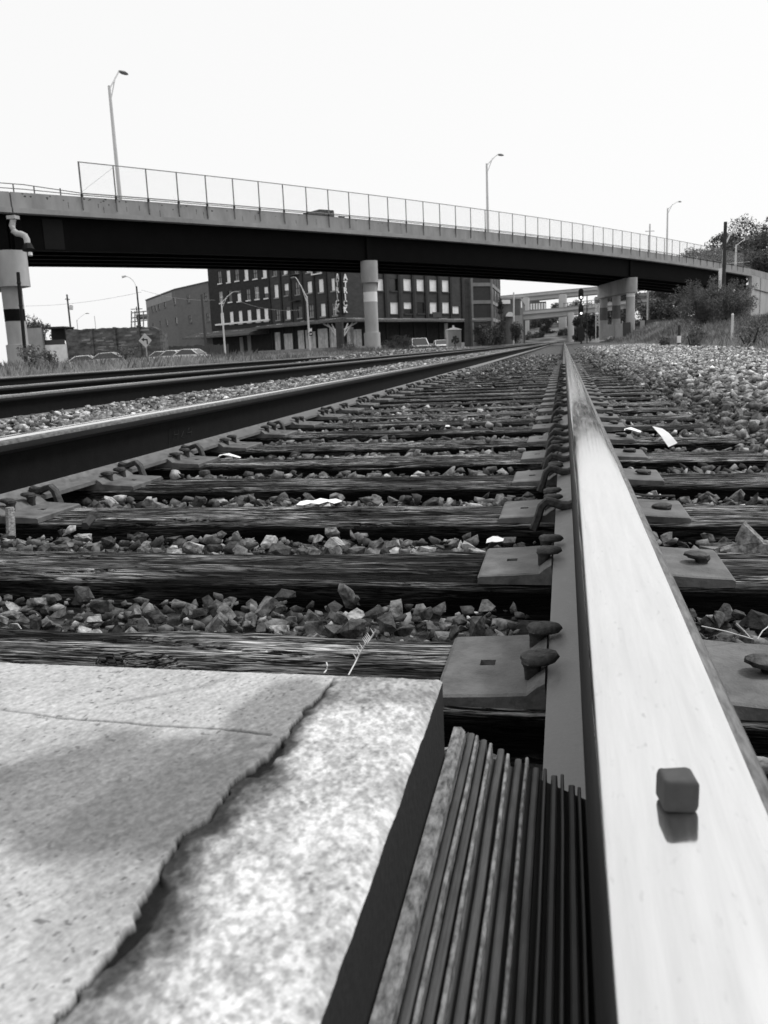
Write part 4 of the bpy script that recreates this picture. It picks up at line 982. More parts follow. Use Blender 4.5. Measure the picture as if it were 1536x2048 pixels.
# downpipe, fire escape and bracket on the left wall
fe = MB()
for zq in (7.6, 11.2):
    u, _ = fL.uz(594, 590); fe.hexa(fL.slab(u - 1.0, u + 1.0, zq, zq + .08, .003, .9))
    for k in range(9): fe.hexa(fL.slab(u - 1.0 + k * .245, u - .96 + k * .245, zq + .081, zq + 1.0, .85, .89))
fe.build('fire_escape', 'black_paint', ware)
sg = MB(); u0, za = fL.uz(628, 551); u1, zb_ = fL.uz(648, 547)
sg.hexa(fL.slab(u0, u1, za, za + .15, .3, .5)); sg.hexa(fL.slab(u0, u0 + .15, za + .16, za + .9, .3, .5)); sg.hexa(fL.slab(u1 - .15, u1, za + .16, za + .9, .3, .5)); sg.hexa(fL.slab(u0, u1, za + .91, za + 1.05, .3, .5))
sg.build('sign_frame', 'sill_stone', ware)
# loading canopy round the corner
def canopy(f, u0, u1, zf, zw, out, m='canopy_roof', nseg=10):
    c_ = MB(); rng_ = np.linspace(u0, u1, nseg + 1)
    rows = []
    for u in rng_: j = random.uniform(-.05, .05); rows.append([f.pt(u, zw, .02), f.pt(u, zf + j, out), f.pt(u, zf + j - .28, out), f.pt(u, zf - .22, .02)])
    c_.sweep(rows); o = c_.build('canopy', m, ware)
    # torn lighter roofing strips
    for k in range(14):
        u = random.uniform(u0, u1 - 1.2); t = random.uniform(.2, .95); z = zw + (zf - zw) * t + .075
        MB().hexa(f.slab(u, u + random.uniform(.6, 2.2), z - .03, z, .02 + (out - .02) * t - .10, .02 + (out - .02) * t + .08)).build('roofing_strip', 'pane_board' if k % 2 else 'frame_concrete', o)
_, zc_ = fR.uz(686, 636)
canopy(fL, -.5, fL.L + 1.5, 4.35, 4.75, 3.2); canopy(fR, -.8, fR.L - .2, 4.35, 4.75, 3.2); canopy(fW, -4, fW.L - .5, 3.6, 4.5, 3.6)
# timber post and braces at the corner
cd_ = (fL.n + fR.n).normalized(); cp = CORN + cd_ * 3.0
MB().tube([cp, cp + Vector((0, 0, 4.1))], .55, 8).build('corner_post', 'brick_mid', ware)
for f, sgn in ((fL, -1), (fR, 1)):
    d_ = f.u * sgn; a = cp + d_ * .6
    MB().tube([a + Vector((0, 0, .2)), a + Vector((0, 0, 4.1))], .13, 6).build('brace_post', 'timber_pale', ware)
    for (h0, rch, h1) in ((2.1, 2.2, 4.0), (3.0, 3.2, 4.05), (2.3, 1.2, 3.9)):
        MB().tube([a + Vector((0, 0, h0)), a + d_ * rch + Vector((0, 0, h1))], .10, 6).build('brace', 'timber_pale', ware)
# dark ground-floor and pale doors under the canopy
for f, ds in ((fL, [px4(1060, 0)[0], px4(1142, 0)[0], px4(1255, 0)[0], px4(1330, 0)[0], px4(1422, 0)[0], px4(1490, 0)[0]]), (fR, [px5(228, 0)[0], px5(272, 0)[0]]), (fW, [px4(840, 0)[0], px4(780, 0)[0]])):
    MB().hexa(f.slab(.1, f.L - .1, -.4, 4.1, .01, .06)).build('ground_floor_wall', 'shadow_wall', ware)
    for k, xq in enumerate(ds):
        u, _ = f.uz(xq, 670); w_ = (.75, 1.25, 1.3, .9, 1.65, 1.1, 1.0, .9)[k] if f is not fW else .5
        d_ = MB().hexa(f.slab(u - w_, u + w_, .9 if f is not fW else .3, 3.5 if k % 2 == 0 else 3.2, .065, .14)).build('door', 'door_paint' if f is not fW else 'frame_concrete', ware)
        MB().hexa(f.slab(u - .03, u + .03, 1.0, 3.0, .141, .15)).build('door_seam', 'frame_concrete', d_)
    if f is not fW: MB().hexa(f.slab(.2, f.L - .2, -.5, .88, .2, 2.6)).build('loading_dock', 'frame_concrete', ware)
u, zq = fR.uz(891, 660); MB().hexa(fR.slab(u - .5, u + .5, 1.6, 4.0, .065, .15)).build('door', 'door_paint', ware)
u, zq = fR.uz(858, 632); MB().hexa(fR.slab(u - 1.3, u + 1.3, 4.8, 5.6, 1.4, 1.55)).build('canopy_board', 'infill', ware)
# vertical lettered sign on the corner, one column on each face
sign = empty('corner_sign', tuple(CORN), 'vertical white lettered sign down the corner of the brick warehouse', 'sign')
def letter_mesh(ch):
    cu = bpy.data.curves.new('t', 'FONT'); cu.body = ch; cu.extrude = .04; cu.offset = .035; cu.align_x = 'CENTER'; tmp = bpy.data.objects.new('t', cu); COL.objects.link(tmp)
    bpy.context.view_layer.update(); dg = bpy.context.evaluated_depsgraph_get(); me = bpy.data.meshes.new_from_object(tmp.evaluated_get(dg)); bpy.data.objects.remove(tmp); me.materials.clear(); return me
rows = [(544, 'P'), (559.9, 'A'), (573.6, 'T'), (586.4, 'R'), (599.3, 'I'), (612, 'C'), (625, 'K')]
for f, xq, m_ in ((fR, 687.5, 'sign_white'), (fL, 678.5, 'sign_worn')):
    for k, (yb, ch) in enumerate(rows):
        me = letter_mesh(ch); me.materials.append(MATS[m_ if (k != 5) else 'sign_worn'])
        u, z = f.uz(xq, yb - (1.0 if f is fL else 0)); P_ = Vector(f.pt(u, z, .28)); sc = 1.05
        o = bpy.data.objects.new('letter', me); COL.objects.link(o); o.parent = sign
        R3 = Matrix((f.u, Vector((0, 0, 1)), f.n)).transposed().to_4x4()
        o.matrix_local = Matrix.Translation(P_ - CORN) @ R3 @ Matrix.Diagonal((sc * (1.15 if f is fR else .95), sc, sc, 1))
    u, z0 = f.uz(xq, 627); MB().hexa(f.slab(u - .42, u + .42, z0 - .05, f.uz(xq, 530)[1], .06, .2)).build('back_board', 'brick_dark', sign)

# ---- grey three-storey building at left
G0, G1, G2 = on_ground(300.5, 181), on_ground(360, 156), on_ground(427, 143.5)
grey = empty('grey_brick_building', tuple(G1), 'pale grey brick building with small dark windows left of the warehouse', 'building')
g1, g2 = Facade(G0, G1), Facade(G1, G2); HG = 12.5
gw1 = [(win_from_px(g1, *px4(x, y0), px4(x, y1)[1], w), 'd') for x, y0, y1, w in ((92, 350, 400, 1.3), (117, 340, 392, 1.5), (143, 330, 378, 1.3), (188, 312, 362, 1.3), (263, 290, 342, 1.5), (100, 485, 520, 1.2), (155, 468, 505, 1.2), (202, 456, 503, 1.4), (276, 440, 490, 1.6))]
gw2 = [(win_from_px(g2, *px4(x, y0), px4(x, y1)[1], 1.25), 'g') for x, y0, y1 in ((368, 266, 326), (503, 250, 308), (383, 425, 480), (520, 410, 470))]
for f, ws in ((g1, gw1), (g2, gw2)):
    f.wall(MB(), 0, f.L, -.5, HG, [h for h, _ in ws]).build('wall', 'brick_grey', grey)
    for h, kd in ws: add_window(f, grey, h, kd, 'brick_grey')
    MB().hexa(f.slab(0, f.L, HG, HG + .2, -.3, .1)).build('parapet_cap', 'infill', grey)
MB().hexa(g1.slab(.2, g1.L * .9, HG - 1.5, HG - .2, .003, .02)).build('painted_strip', 'frame_concrete', grey)
MB().add([tuple(G0), tuple(G0 + Vector((4, 25, 0))), tuple(G2 + Vector((4, 25, 0))), tuple(G2)] + [tuple(p + Vector((0, 0, HG))) for p in (G0, G0 + Vector((4, 25, 0)), G2 + Vector((4, 25, 0)), G2)] + [tuple(G1 + Vector((0, 0, HG)))], [(0, 1, 5, 4), (1, 2, 6, 5), (4, 5, 6, 7, 8)]).build('roof', 'infill', grey)
# ---- low ruined brick wall building at far left
R0, R1, R2 = on_ground(135, 104), on_ground(322, 96), on_ground(337, 101)
ruin = empty('low_brick_building', tuple(R1), 'low ruined dark brick building with patchy wall at left behind the parked cars', 'building')
r1, r2 = Facade(R0, R1), Facade(R1, R2)
zr0 = r1.uz(140, 659)[1]; zr1 = r1.uz(330, 652)[1]
rw = MB(); us = np.linspace(0, r1.L, 40); zz = [zr0 + (zr1 - zr0) * u / r1.L + random.uniform(-.08, .08) - (.5 * max(0, (u / r1.L - .94) / .06)) for u in us]
rw.sweep([[r1.pt(u, -.5, 0), r1.pt(u, z, 0), r1.pt(u, z, -.4), r1.pt(u, -.5, -.4)] for u, z in zip(us, zz)]); rw.build('wall', 'brick_ruin', ruin)
MB().hexa(r2.slab(.05, r2.L, -.5, zr1 - .6, -.4, 0)).build('end_wall', 'brick_ruin', ruin)
for k in range(26):
    u = random.uniform(2, r1.L - 1.5); z = random.uniform(1.6, 3.6); MB().hexa(r1.slab(u, u + random.uniform(.4, 1.8), z, z + random.uniform(.06, .16), .003, .012)).build('mortar_patch', 'frame_concrete', ruin)
for u in (.3 * r1.L, .55 * r1.L, .8 * r1.L): MB().hexa(r1.slab(u - .2, u + .2, -.4, zr0 - .1, .003, .2)).build('buttress', 'brick_ruin', ruin)
S0, S1 = on_ground(88, 104), on_ground(134.8, 104)
shed = empty('open_shed', tuple(S0), 'dark open shed with white clutter beside the low brick building', 'shed')
s1 = Facade(S0, S1); zA = s1.uz(110, 656)[1]; zB = s1.uz(110, 681)[1]
MB().hexa(s1.slab(0, s1.L, zB, zA, -3, -2.9)).build('back_wall', 'black_paint', shed); MB().hexa(s1.slab(-.2, s1.L + .02, zA, zA + .15, -3.2, .4)).build('roof', 'pole_dark', shed)
MB().hexa(s1.slab(.02, s1.L - .05, -.4, zB - .5, -.3, -.02)).build('front_wall', 'pane_board', shed); MB().hexa(s1.slab(.05, s1.L - .4, zB - .5, zB + .1, -.6, -.35)).build('clutter', 'infill', shed)
for u in (.04, s1.L - .1): MB().hexa(s1.slab(u, u + .08, zB - .5, zA, -.2, -.1)).build('post', 'pole_dark', shed)
K0, K1 = on_ground(46, 103.5), on_ground(87.4, 103.5); s2 = Facade(K0, K1)
tag(MB().hexa(s2.slab(0, s2.L, -.4, s2.uz(70, 656)[1], -.5, 0)).build('panel_wall', 'bridge_concrete', None, origin=tuple(K0)), 'plain pale panel wall beside the left pier', 'wall')
MB_c = MB(); q0, q1 = on_ground(338, 100), on_ground(455, 104); f_ = Facade(q0, q1)
fn = empty('plank_fence', tuple(q0), 'dark weathered plank fence in front of the grey building', 'fence')
k = 0; u = 0
while u < f_.L: MB().hexa(f_.slab(u, u + .26, -.4, 1.75 + random.uniform(-.08, .08), -.04, random.uniform(0, .02))).build('plank', 'pole_wood', fn); u += .28
# rooftop billboard frame left of the grey building
bf = empty('rooftop_frame', tuple(on_ground(278, 150)), 'pale lattice billboard frame above the low brick wall', 'frame')
for x in (263, 270, 278, 287, 296): MB().tube([at_depth(x, 664, 150), at_depth(x, 622, 150)], .12, 5).build('upright', 'frame_concrete', bf)
for y in (624, 634, 642): MB().tube([at_depth(263, y + 2, 150), at_depth(296, y - 2, 150)], .10, 5).build('rail', 'frame_concrete', bf)
MB().box(at_depth(284, 634, 150.3), (2.2, .1, .9)).build('board', 'pane_grey', bf)

# ---- concrete-frame building right of the warehouse
C0, C1, C2 = on_ground(946, 150), on_ground(985, 152), on_ground(1001.5, 175)
cf = empty('concrete_frame_building', tuple(C1), 'concrete-framed building with dark infill panels right of the warehouse', 'building')
f1, f2 = Facade(C0, C1), Facade(C1, C2); HC = 15
for f in (f1, f2):
    MB().hexa(f.slab(.02, f.L - .02, -.4, HC - .05, -.5, -.12)).build('infill_wall', 'infill', cf)
    nb = 1 if f is f1 else 3
    for k in range(nb + 1): u = (f.L - .0) * k / nb; MB().hexa(f.slab(u - .22, u + .22, -.4, HC, -.115, .12)).build('column', 'frame_concrete', cf)
    for y in (569, 604, 639): z = f1.uz(965, y)[1]; MB().hexa(f.slab(.22, f.L - .22, z - .3, z + .3, -.114, .08)).build('beam', 'frame_concrete', cf)
    if f is f2:
        for k in range(3):
            for y in (586, 622): z = f1.uz(965, y)[1]; u = f.L * (k + .5) / 3; MB().hexa(f.slab(u - f.L * .1, u + f.L * .1, z - .9, z + 1.0, -.119, -.08)).build('window', 'pane_dark', cf)
MB().add([(p.x, p.y, HC) for p in (C0, C1, C2, C2 + Vector((-7, 4, 0)))], [(0, 1, 2, 3)]).build('roof', 'infill', cf)
# ---- small buildings further along the track
H0, H1, H2 = on_ground(1001, 178), on_ground(1041, 182), on_ground(1051, 215)
sm = empty('small_brick_building', tuple(H1), 'low brick building with pale rooftop tank beyond the concrete-frame building', 'building')
h1, h2 = Facade(H0, H1), Facade(H1, H2); zt = h1.uz(1020, 598)[1]
for f in (h1, h2): MB().hexa(f.slab(0, f.L, -.4, zt, -.5, 0)).build('wall', 'far_brick', sm); MB().hexa(f.slab(-.1, f.L + .05, zt, zt + .35, -.6, .1)).build('cornice', 'frame_concrete', sm)
for y in (607, 640): MB().hexa(h2.slab(h2.L * .15, h2.L * .35, h2.uz(1046, y + 12)[1], h2.uz(1046, y)[1], .003, .05)).build('window', 'pane_board', sm)
z = h1.uz(1020, 632)[1]; MB().hexa(h1.slab(h1.L * .25, h1.L * .75, -.3, z, .01, 2.0)).build('side_shed', 'frame_concrete', sm)
MB().sweep([[tuple(at_depth(1020 + a, 633 - 0 - k, 176)) for a, k in ((-9, 0), (9, 0), (7, 5), (3, 9), (-3, 9), (-7, 5))], [tuple(at_depth(1020 + a, 633 - k, 178)) for a, k in ((-9, 0), (9, 0), (7, 5), (3, 9), (-3, 9), (-7, 5))]]).build('roof_tarpaulin', 'white_paint', sm)
MB().tube([on_ground(1027.5, 174), at_depth(1027.5, 585, 174)], .16, 6).build('standpipe', 'pole_light', sm)
MB().hexa(h1.slab(h1.L * .05, h1.L * .45, zt - 1.0, zt - .2, .003, .4)).build('rooftop_unit', 'white_paint', sm)
# far building with a gable seen between the viaducts
J0, J1 = on_ground(1050, 330), on_ground(1093, 330); j = Facade(J0, J1)
gb_ = empty('gabled_building', tuple(J0), 'far brick building with arched pale windows and a small gable', 'building')
zt = j.uz(1070, 604)[1]; MB().hexa(j.slab(0, j.L, 0, zt, -10, 0)).build('wall', 'far_brick', gb_)
um, zg = j.uz(1072, 597); MB().sweep([[j.pt(um - 1.6, zt, o_), j.pt(um + 1.6, zt, o_), j.pt(um, zg, o_)] for o_ in (0, -8)]).build('gable', 'far_brick', gb_)
for k in range(8):
    u = j.L * (k + .5) / 8; MB().hexa(j.slab(u - .35, u + .35, j.uz(1070, 619)[1], j.uz(1070, 607)[1], .003, .08)).build('window', 'pane_board', gb_)

# ================================================================== VIADUCTS AND FAR THINGS
def viaduct(name, pts, D0, D1, hgt, label, wid=9, m=('viaduct', 'viaduct_side')):
    P_ = [at_depth(x, y, D0 + (D1 - D0) * k / (len(pts) - 1)) for k, (x, y) in enumerate(pts)]
    e = empty(name, tuple(P_[0]), label, 'viaduct'); b = Vector((0, wid, 0)); z = lambda q, d: tuple(q + Vector((0, 0, d)))
    MB().sweep([[z(p, -.3), z(p, 0), z(p + b, 0), z(p + b, -.3)] for p in P_]).build('parapet', m[1], e)
    MB().sweep([[z(p, -.9), z(p, -.303), z(p + b, -.303), z(p + b, -.9)] for p in P_]).build('deck', m[0], e)
    MB().sweep([[z(p + Vector((0, .8, 0)), -hgt), z(p + Vector((0, .8, 0)), -.903), z(p + b - Vector((0, .8, 0)), -.903), z(p + b - Vector((0, .8, 0)), -hgt)] for p in P_]).build('box_girder', m[0], e)
    return e
v1 = viaduct('upper_viaduct', [(985, 593), (1050, 587), (1120, 580), (1195, 573), (1330, 561)], 225, 255, 2.0, 'upper pale concrete viaduct rising to the right beyond the overpass')
v2 = viaduct('lower_viaduct', [(1040, 622), (1120, 615), (1200, 606), (1290, 597), (1370, 590)], 200, 230, 2.1, 'lower pale concrete viaduct seen behind the overpass columns')
v3 = viaduct('back_viaduct', [(1190, 594), (1250, 588), (1330, 582), (1400, 577)], 262, 270, 1.6, 'farthest grey viaduct band behind the right pier')
for e, xq, D, yt, r in ((v1, 1125.5, 232, 590, 1.1), (v2, 1141.5, 206, 626, .75), (v1, 1052, 228, 596, .9)):
    MB().tube([on_ground(xq, D, -.3), at_depth(xq, yt, D)], r, 12).build('viaduct_column', 'viaduct', e, smooth=True)
for x in np.arange(1128, 1200, 7): MB().tube([at_depth(x, 614, 208), at_depth(x, 605, 208)], .08, 4).build('railing_post', 'fence_steel', v2)
MB().tube([at_depth(1126, 607, 208), at_depth(1200, 599, 208)], .08, 4).build('railing', 'fence_steel', v2)
# railway signal
sg = empty('railway_signal', tuple(on_ground(1162, 85, -.1)), 'black two-headed railway signal on a mast under the overpass', 'signal')
MB().tube([on_ground(1162.5, 85, -.2), at_depth(1162, 590, 85)], .09, 8).build('mast', 'black_paint', sg)
for yc in (588.5, 620.5):
    c_ = at_depth(1162, yc, 84.8); h_ = MB(); rg = []
    for o_ in (0, .12):
        rg.append([(c_.x + .25 * math.cos(a), c_.y + o_, c_.z + .25 * math.sin(a) + (.30 if math.sin(a) > 0 else -.30)) for a in [2 * math.pi * (k + .5) / 20 for k in range(20)]])
    hd = h_.sweep(rg).build('signal_head', 'black_paint', sg)
    l_ = c_ + Vector((.02, -.06, -.30)); MB().tube([l_, l_ + Vector((0, .05, 0))], .10, 12).build('lit_lamp', 'lamp_lit', hd)
    l_ = c_ + Vector((0, -.2, .06)); MB().tube([l_, l_ + Vector((0, .19, 0))], .11, 12, cap=False).build('hood', 'black_paint', hd)
MB().tube([at_depth(1166, 613, 85), at_depth(1173, 606, 85)], .03, 6).build('bracket', 'black_paint', sg)
MB().box(at_depth(1162.5, 668, 85), (.6, .5, 1.3)).build('base_cabinet', 'black_paint', sg)
MB().tube([on_ground(1174, 85, -.2), at_depth(1174, 592, 85)], .05, 6).build('ladder_rail', 'black_paint', sg)
lm = empty('lattice_mast', tuple(on_ground(1195, 120)), 'pale lattice mast beside the right pier', 'mast')
for x in (1191.5, 1198.5): MB().tube([on_ground(x, 120, 0), at_depth(x, 607, 120)], .06, 5).build('leg', 'pole_light', lm)
for k in range(6):
    y = 614 + k * 6.5
    for a, b in (((1191.5, y), (1198.5, y + 6.5)), ((1198.5, y), (1191.5, y + 6.5))): MB().tube([at_depth(*a, 120), at_depth(*b, 120)], .04, 4).build('lacing', 'pole_light', lm)
for xq, D, yt, lab in ((1293, 118, 583, 'pale pole just right of the right pier'), (1296.5, 117, 583, 'dark pole close beside the pale pole right of the pier')): pole(xq, D, yt, lab, m='pole_light' if xq == 1293 else 'pole_wood', r=.09)
# concrete barrier blocks round the right pier
for k, (x0, x1, y0, y1, m_) in enumerate(((1206, 1218, 649, 664, 'bridge_concrete'), (1216, 1229, 649, 661, 'frame_concrete'), (1230, 1246, 647, 668, 'bridge_concrete'), (1246, 1262, 645, 662, 'infill'), (1280, 1290, 641, 652, 'bridge_concrete'), (1292, 1322, 640, 652, 'infill'))):
    a, b, t = at_depth(x0, y1, 90), at_depth(x1, y1, 90), at_depth(x0, y0, 90); mb = MB()
    mb.hexa([(a.x, a.y, a.z - .6), (b.x, b.y, a.z - .6), (b.x, b.y + .6, a.z - .6), (a.x, a.y + .6, a.z - .6), (a.x + .03, a.y + .12, t.z), (b.x - .03, b.y + .12, t.z), (b.x - .03, b.y + .48, t.z), (a.x + .03, a.y + .48, t.z)])
    o = mb.build('barrier_block', m_, None, origin=tuple(a)); tag(o, '%s concrete barrier block at the foot of the right pier, counted from the left' % ORD[k], 'barrier', 'barrier blocks at the right pier')
# ---- curve sign
c_ = at_depth(290.5, 681, 62); s_ = .52; e = empty('curve_sign', (c_.x, c_.y, -.1), 'white diamond road sign with black left-turn arrow in the weeds', 'sign')
MB().hexa([(c_.x, c_.y, c_.z - s_), (c_.x + s_, c_.y, c_.z), (c_.x + s_, c_.y + .01, c_.z), (c_.x, c_.y + .01, c_.z - s_), (c_.x - s_, c_.y, c_.z), (c_.x, c_.y, c_.z + s_), (c_.x, c_.y + .01, c_.z + s_), (c_.x - s_, c_.y + .01, c_.z)]).build('sign_plate', 'white_paint', e)
ar = MB(); y_ = c_.y - .004
for poly in ([(.10, -.28), (.19, -.28), (.19, .10), (.10, .10)], [(-.10, .02), (.10, .02), (.10, .11), (-.10, .11)], [(-.30, .07), (-.10, -.07), (-.10, .21)]): ar.add([(c_.x + a, y_, c_.z + b) for a, b in poly], [tuple(range(len(poly)))])
ar.build('arrow', 'black_paint', e); MB().tube([(c_.x, c_.y + .05, -.2), (c_.x, c_.y + .05, c_.z + .3)], .035, 6).build('post', 'pole_light', e)
# no-parking disc on the lamp pole
c_ = at_depth(621.5, 668, 87); e = empty('round_sign', tuple(c_), 'small round sign with a white plate on the middle lamp pole', 'sign')
MB().tube([c_, c_ + Vector((0, .02, 0))], .22, 16).build('disc', 'pole_dark', e); MB().box(c_ + Vector((0, -.02, .42)), (.3, .02, .3)).build('plate', 'white_paint', e); MB().box(c_ + Vector((0, -.012, 0)), (.3, .02, .10)).build('bar', 'white_paint', e)
# ---- little round-roofed cabinet hut with a painted tree
hc = on_ground(908, 84, -.1); hut = empty('utility_hut', tuple(hc), 'pale square utility hut with pyramid roof and painted tree mural', 'hut')
hw = .64; zt = at_depth(908, 660, 84).z; za = at_depth(908, 654, 84).z
MB().box((hc.x, hc.y, zt / 2 - .1), (2 * hw, 2 * hw, zt + .2), Matrix.Rotation(.3, 3, 'Z')).build('walls', 'pier_concrete', hut)
R3 = Matrix.Rotation(.3, 3, 'Z'); cr = [hc + R3 @ Vector((a * (hw + .1), b * (hw + .1), 0)) for a, b in ((-1, -1), (1, -1), (1, 1), (-1, 1))]
MB().add([(p.x, p.y, zt + .005) for p in cr] + [(hc.x, hc.y, za)], [(3, 2, 1, 0), (0, 1, 4), (1, 2, 4), (2, 3, 4), (3, 0, 4)]).build('roof', 'white_paint', hut)
MB().tube([(hc.x, hc.y, za - .05), (hc.x, hc.y, za + .16)], [.12, .08], 8).build('finial', 'white_paint', hut)
mu = MB(); r_ = random.Random(4); fc = hc + R3 @ Vector((0, -hw - .006, 0))
for k in range(26): a, rr = r_.uniform(0, 6.28), r_.random() ** .5; cx2, cz2 = .42 * rr * math.cos(a), 1.05 + .34 * rr * math.sin(a); mu.add([tuple(fc + R3 @ Vector((cx2 + q * math.cos(t), -.0002 * k, 0)) + Vector((0, 0, cz2 + q * math.sin(t)))) for q, t in [(.10, .8 * m_) for m_ in range(8)]], [tuple(range(8))])
mu.add([tuple(fc + R3 @ Vector((a, -.006, 0)) + Vector((0, 0, b))) for a, b in ((-.05, .2), (.07, .2), (.05, .9), (-.03, .9))], [(0, 1, 2, 3)]); mu.build('tree_mural', 'infill', hut)

# ================================================================== VEHICLES
def car(loc, heading, label, kind='sedan', paint='car_white', group='parked cars'):
    e = empty('parked_car', tuple(loc), label, 'car', group); R3 = Matrix.Rotation(heading, 3, 'Z')
    T = lambda x, y, z: tuple(Vector(loc) + R3 @ Vector((x, y, z)))
    L_, W_, H_ = (4.7, .92, 1.45) if kind == 'sedan' else (5.2, .98, 1.82)
    if kind == 'sedan': body = [(-.5, .30), (-.5, .62), (-.47, .78), (-.30, .90), (.20, .92), (.46, .78), (.5, .60), (.5, .30)]; cab = [(-.36, .90), (-.20, 1.40), (.05, 1.45), (.24, .92)]
    else: body = [(-.5, .40), (-.5, .80), (-.48, 1.02), (-.1, 1.05), (.22, 1.05), (.47, .98), (.5, .75), (.5, .40)]; cab = [(-.22, 1.05), (-.19, 1.75), (.06, 1.80), (.21, 1.06)]
    def prism(prof, w0, w1, zsplit):
        rings = []
        for sgn in (-1, -.92, .92, 1):
            wq = w0 * sgn; sh = .94 if abs(sgn) == 1 else 1
            rings.append([T(x * L_ * sh, wq * (1 if z < zsplit else w1), z if abs(sgn) < 1 else z * .985 + .005) for x, z in prof])
        return MB().sweep(rings)
    prism(body, W_, .97, .7).build('body', paint, e, smooth=True)
    g = MB(); z0, z1 = cab[0][1], max(z for _, z in cab)
    rings = [[T(x * L_, sgn * (W_ * .94 if z < z0 + .1 else W_ * .78), z - .005) for x, z in cab] for sgn in (-1, 1)]
    g.sweep(rings).build('windows', 'car_glass', e)
    xa, xb = cab[1][0] * L_, cab[2][0] * L_
    MB().hexa([T(xa, -W_ * .8, z1 - .09), T(xb, -W_ * .8, z1 - .05), T(xb, W_ * .8, z1 - .05), T(xa, W_ * .8, z1 - .09), T(xa + .1, -W_ * .72, z1 - .01), T(xb - .1, -W_ * .72, z1 + .03), T(xb - .1, W_ * .72, z1 + .03), T(xa + .1, W_ * .72, z1 - .01)]).build('roof', paint, e)
    for sgn in (-1, 1):
        for (p, q) in ((cab[0], cab[1]), (cab[2], cab[3])):
            MB().tube([T(p[0] * L_, sgn * W_ * (.94 if p[1] < z0 + .1 else .79), p[1]), T(q[0] * L_, sgn * W_ * (.94 if q[1] < z0 + .1 else .79), q[1])], .045, 5).build('roof_pillar', paint, e)
        for xq in (-.31, .31):
            a = Vector(T(xq * L_, sgn * W_ * .80, .33)); b = Vector(T(xq * L_, sgn * (W_ + .01), .33))
            w = MB().tube([a, b], .33, 14).build('wheel', 'tyre', e); MB().tube([b, b + (b - a).normalized() * .01], .19, 10).build('rim', 'metal_pale', w)
        a = Vector(T(.493 * L_, sgn * W_ * .70, .70 if kind == 'sedan' else .86)); MB().tube([a, a + R3 @ Vector((.05, 0, 0))], .10, 8).build('headlight', 'metal_pale', e)
    MB().hexa([T(.495 * L_, -W_ * .5, .45), T(.505 * L_, -W_ * .5, .45), T(.505 * L_, W_ * .5, .45), T(.495 * L_, W_ * .5, .45), T(.495 * L_, -W_ * .5, .72 if kind == 'sedan' else .92), T(.505 * L_, -W_ * .5, .72 if kind == 'sedan' else .92), T(.505 * L_, W_ * .5, .72 if kind == 'sedan' else .92), T(.495 * L_, W_ * .5, .72 if kind == 'sedan' else .92)]).build('grille', 'black_paint', e)
    return e
def on_px(x, D, z): p = on_ground(x, D, z); return p
car(on_px(838, 96, -.42), math.radians(-70), 'white pickup truck facing the tracks beside the middle pier', 'truck')
car(on_px(882, 112, -.25), math.radians(-75), 'white car parked behind the pickup truck near the hut')
car(on_px(172, 84, -.45), math.radians(20), 'white car half hidden in weeds at far left')
car(on_px(222, 80, -.3), math.radians(15), 'pale car with raised roofline hidden in weeds left of the curve sign', paint='metal_pale')
car(on_px(322, 92, -.3), math.radians(170), 'white car in the row right of the curve sign, nearest the sign')
car(on_px(345, 90, -.26), math.radians(165), 'white car in the middle of the row right of the curve sign')
car(on_px(375, 88, -.22), math.radians(172), 'white car at the right end of the row right of the curve sign')

# ================================================================== VEGETATION
def leaf_cloud(clumps, n, size, flat=.6, seed=0):
    """clumps: list of (centre, radius vector); returns verts and quads of n small bent leaves spread through them."""
    g = np.random.default_rng(seed); C_ = np.array([c_ for c_, _ in clumps]); R_ = np.array([r for _, r in clumps])
    vol = R_.prod(1); k = g.choice(len(C_), n, p=vol / vol.sum())
    d = g.normal(size=(n, 3)); d /= np.linalg.norm(d, axis=1)[:, None]
    p = C_[k] + d * R_[k] * (g.random(n) ** .45)[:, None]
    a = g.normal(size=(n, 3)); a /= np.linalg.norm(a, axis=1)[:, None]; b = np.cross(a, g.normal(size=(n, 3))); b /= np.linalg.norm(b, axis=1)[:, None]
    s = size * g.uniform(.5, 1.4, n)[:, None]
    V = np.stack([p - a * s, p + b * s * flat * .5, p + a * s, p - b * s * flat * .5], 1).reshape(-1, 3)
    return V, np.arange(4 * n).reshape(-1, 4)
def tree(name, base, h, w, label, m='leaf_dark', n=1300, leaf=.28, seed=0, group=None, cat='tree', trunk=.35, nclump=9):
    e = empty(name, tuple(base), label, cat, group); r = random.Random(seed); b = Vector(base)
    clumps = []
    for k in range(nclump):
        a = r.uniform(0, 6.28); q = r.uniform(0, .62) * w / 2; zc_ = h * (1 - (1 - trunk - .1) * r.random() ** 1.3) * .9
        rr = w * r.uniform(.17, .30); clumps.append(((b.x + q * math.cos(a), b.y + q * math.sin(a), b.z + zc_), (rr, rr, rr * r.uniform(.65, .95))))
    V, T = leaf_cloud(clumps, n, leaf, seed=seed); V = V - np.array(b)
    np_mesh('crown', V, T, m, parent=e)
    t = MB(); top = b + Vector((0, 0, h * .6)); t.tube([b - Vector((0, 0, .4)), b + Vector((r.uniform(-.2, .2), 0, h * .3)), top], [w * .035 + .05, w * .028 + .03, .03], 7)
    for c_, _ in clumps[:5]: t.tube([b + Vector((0, 0, h * trunk * .9)), Vector(c_)], [w * .014 + .02, .015], 5)
    t.build('trunk', 'bark', e)
    return e
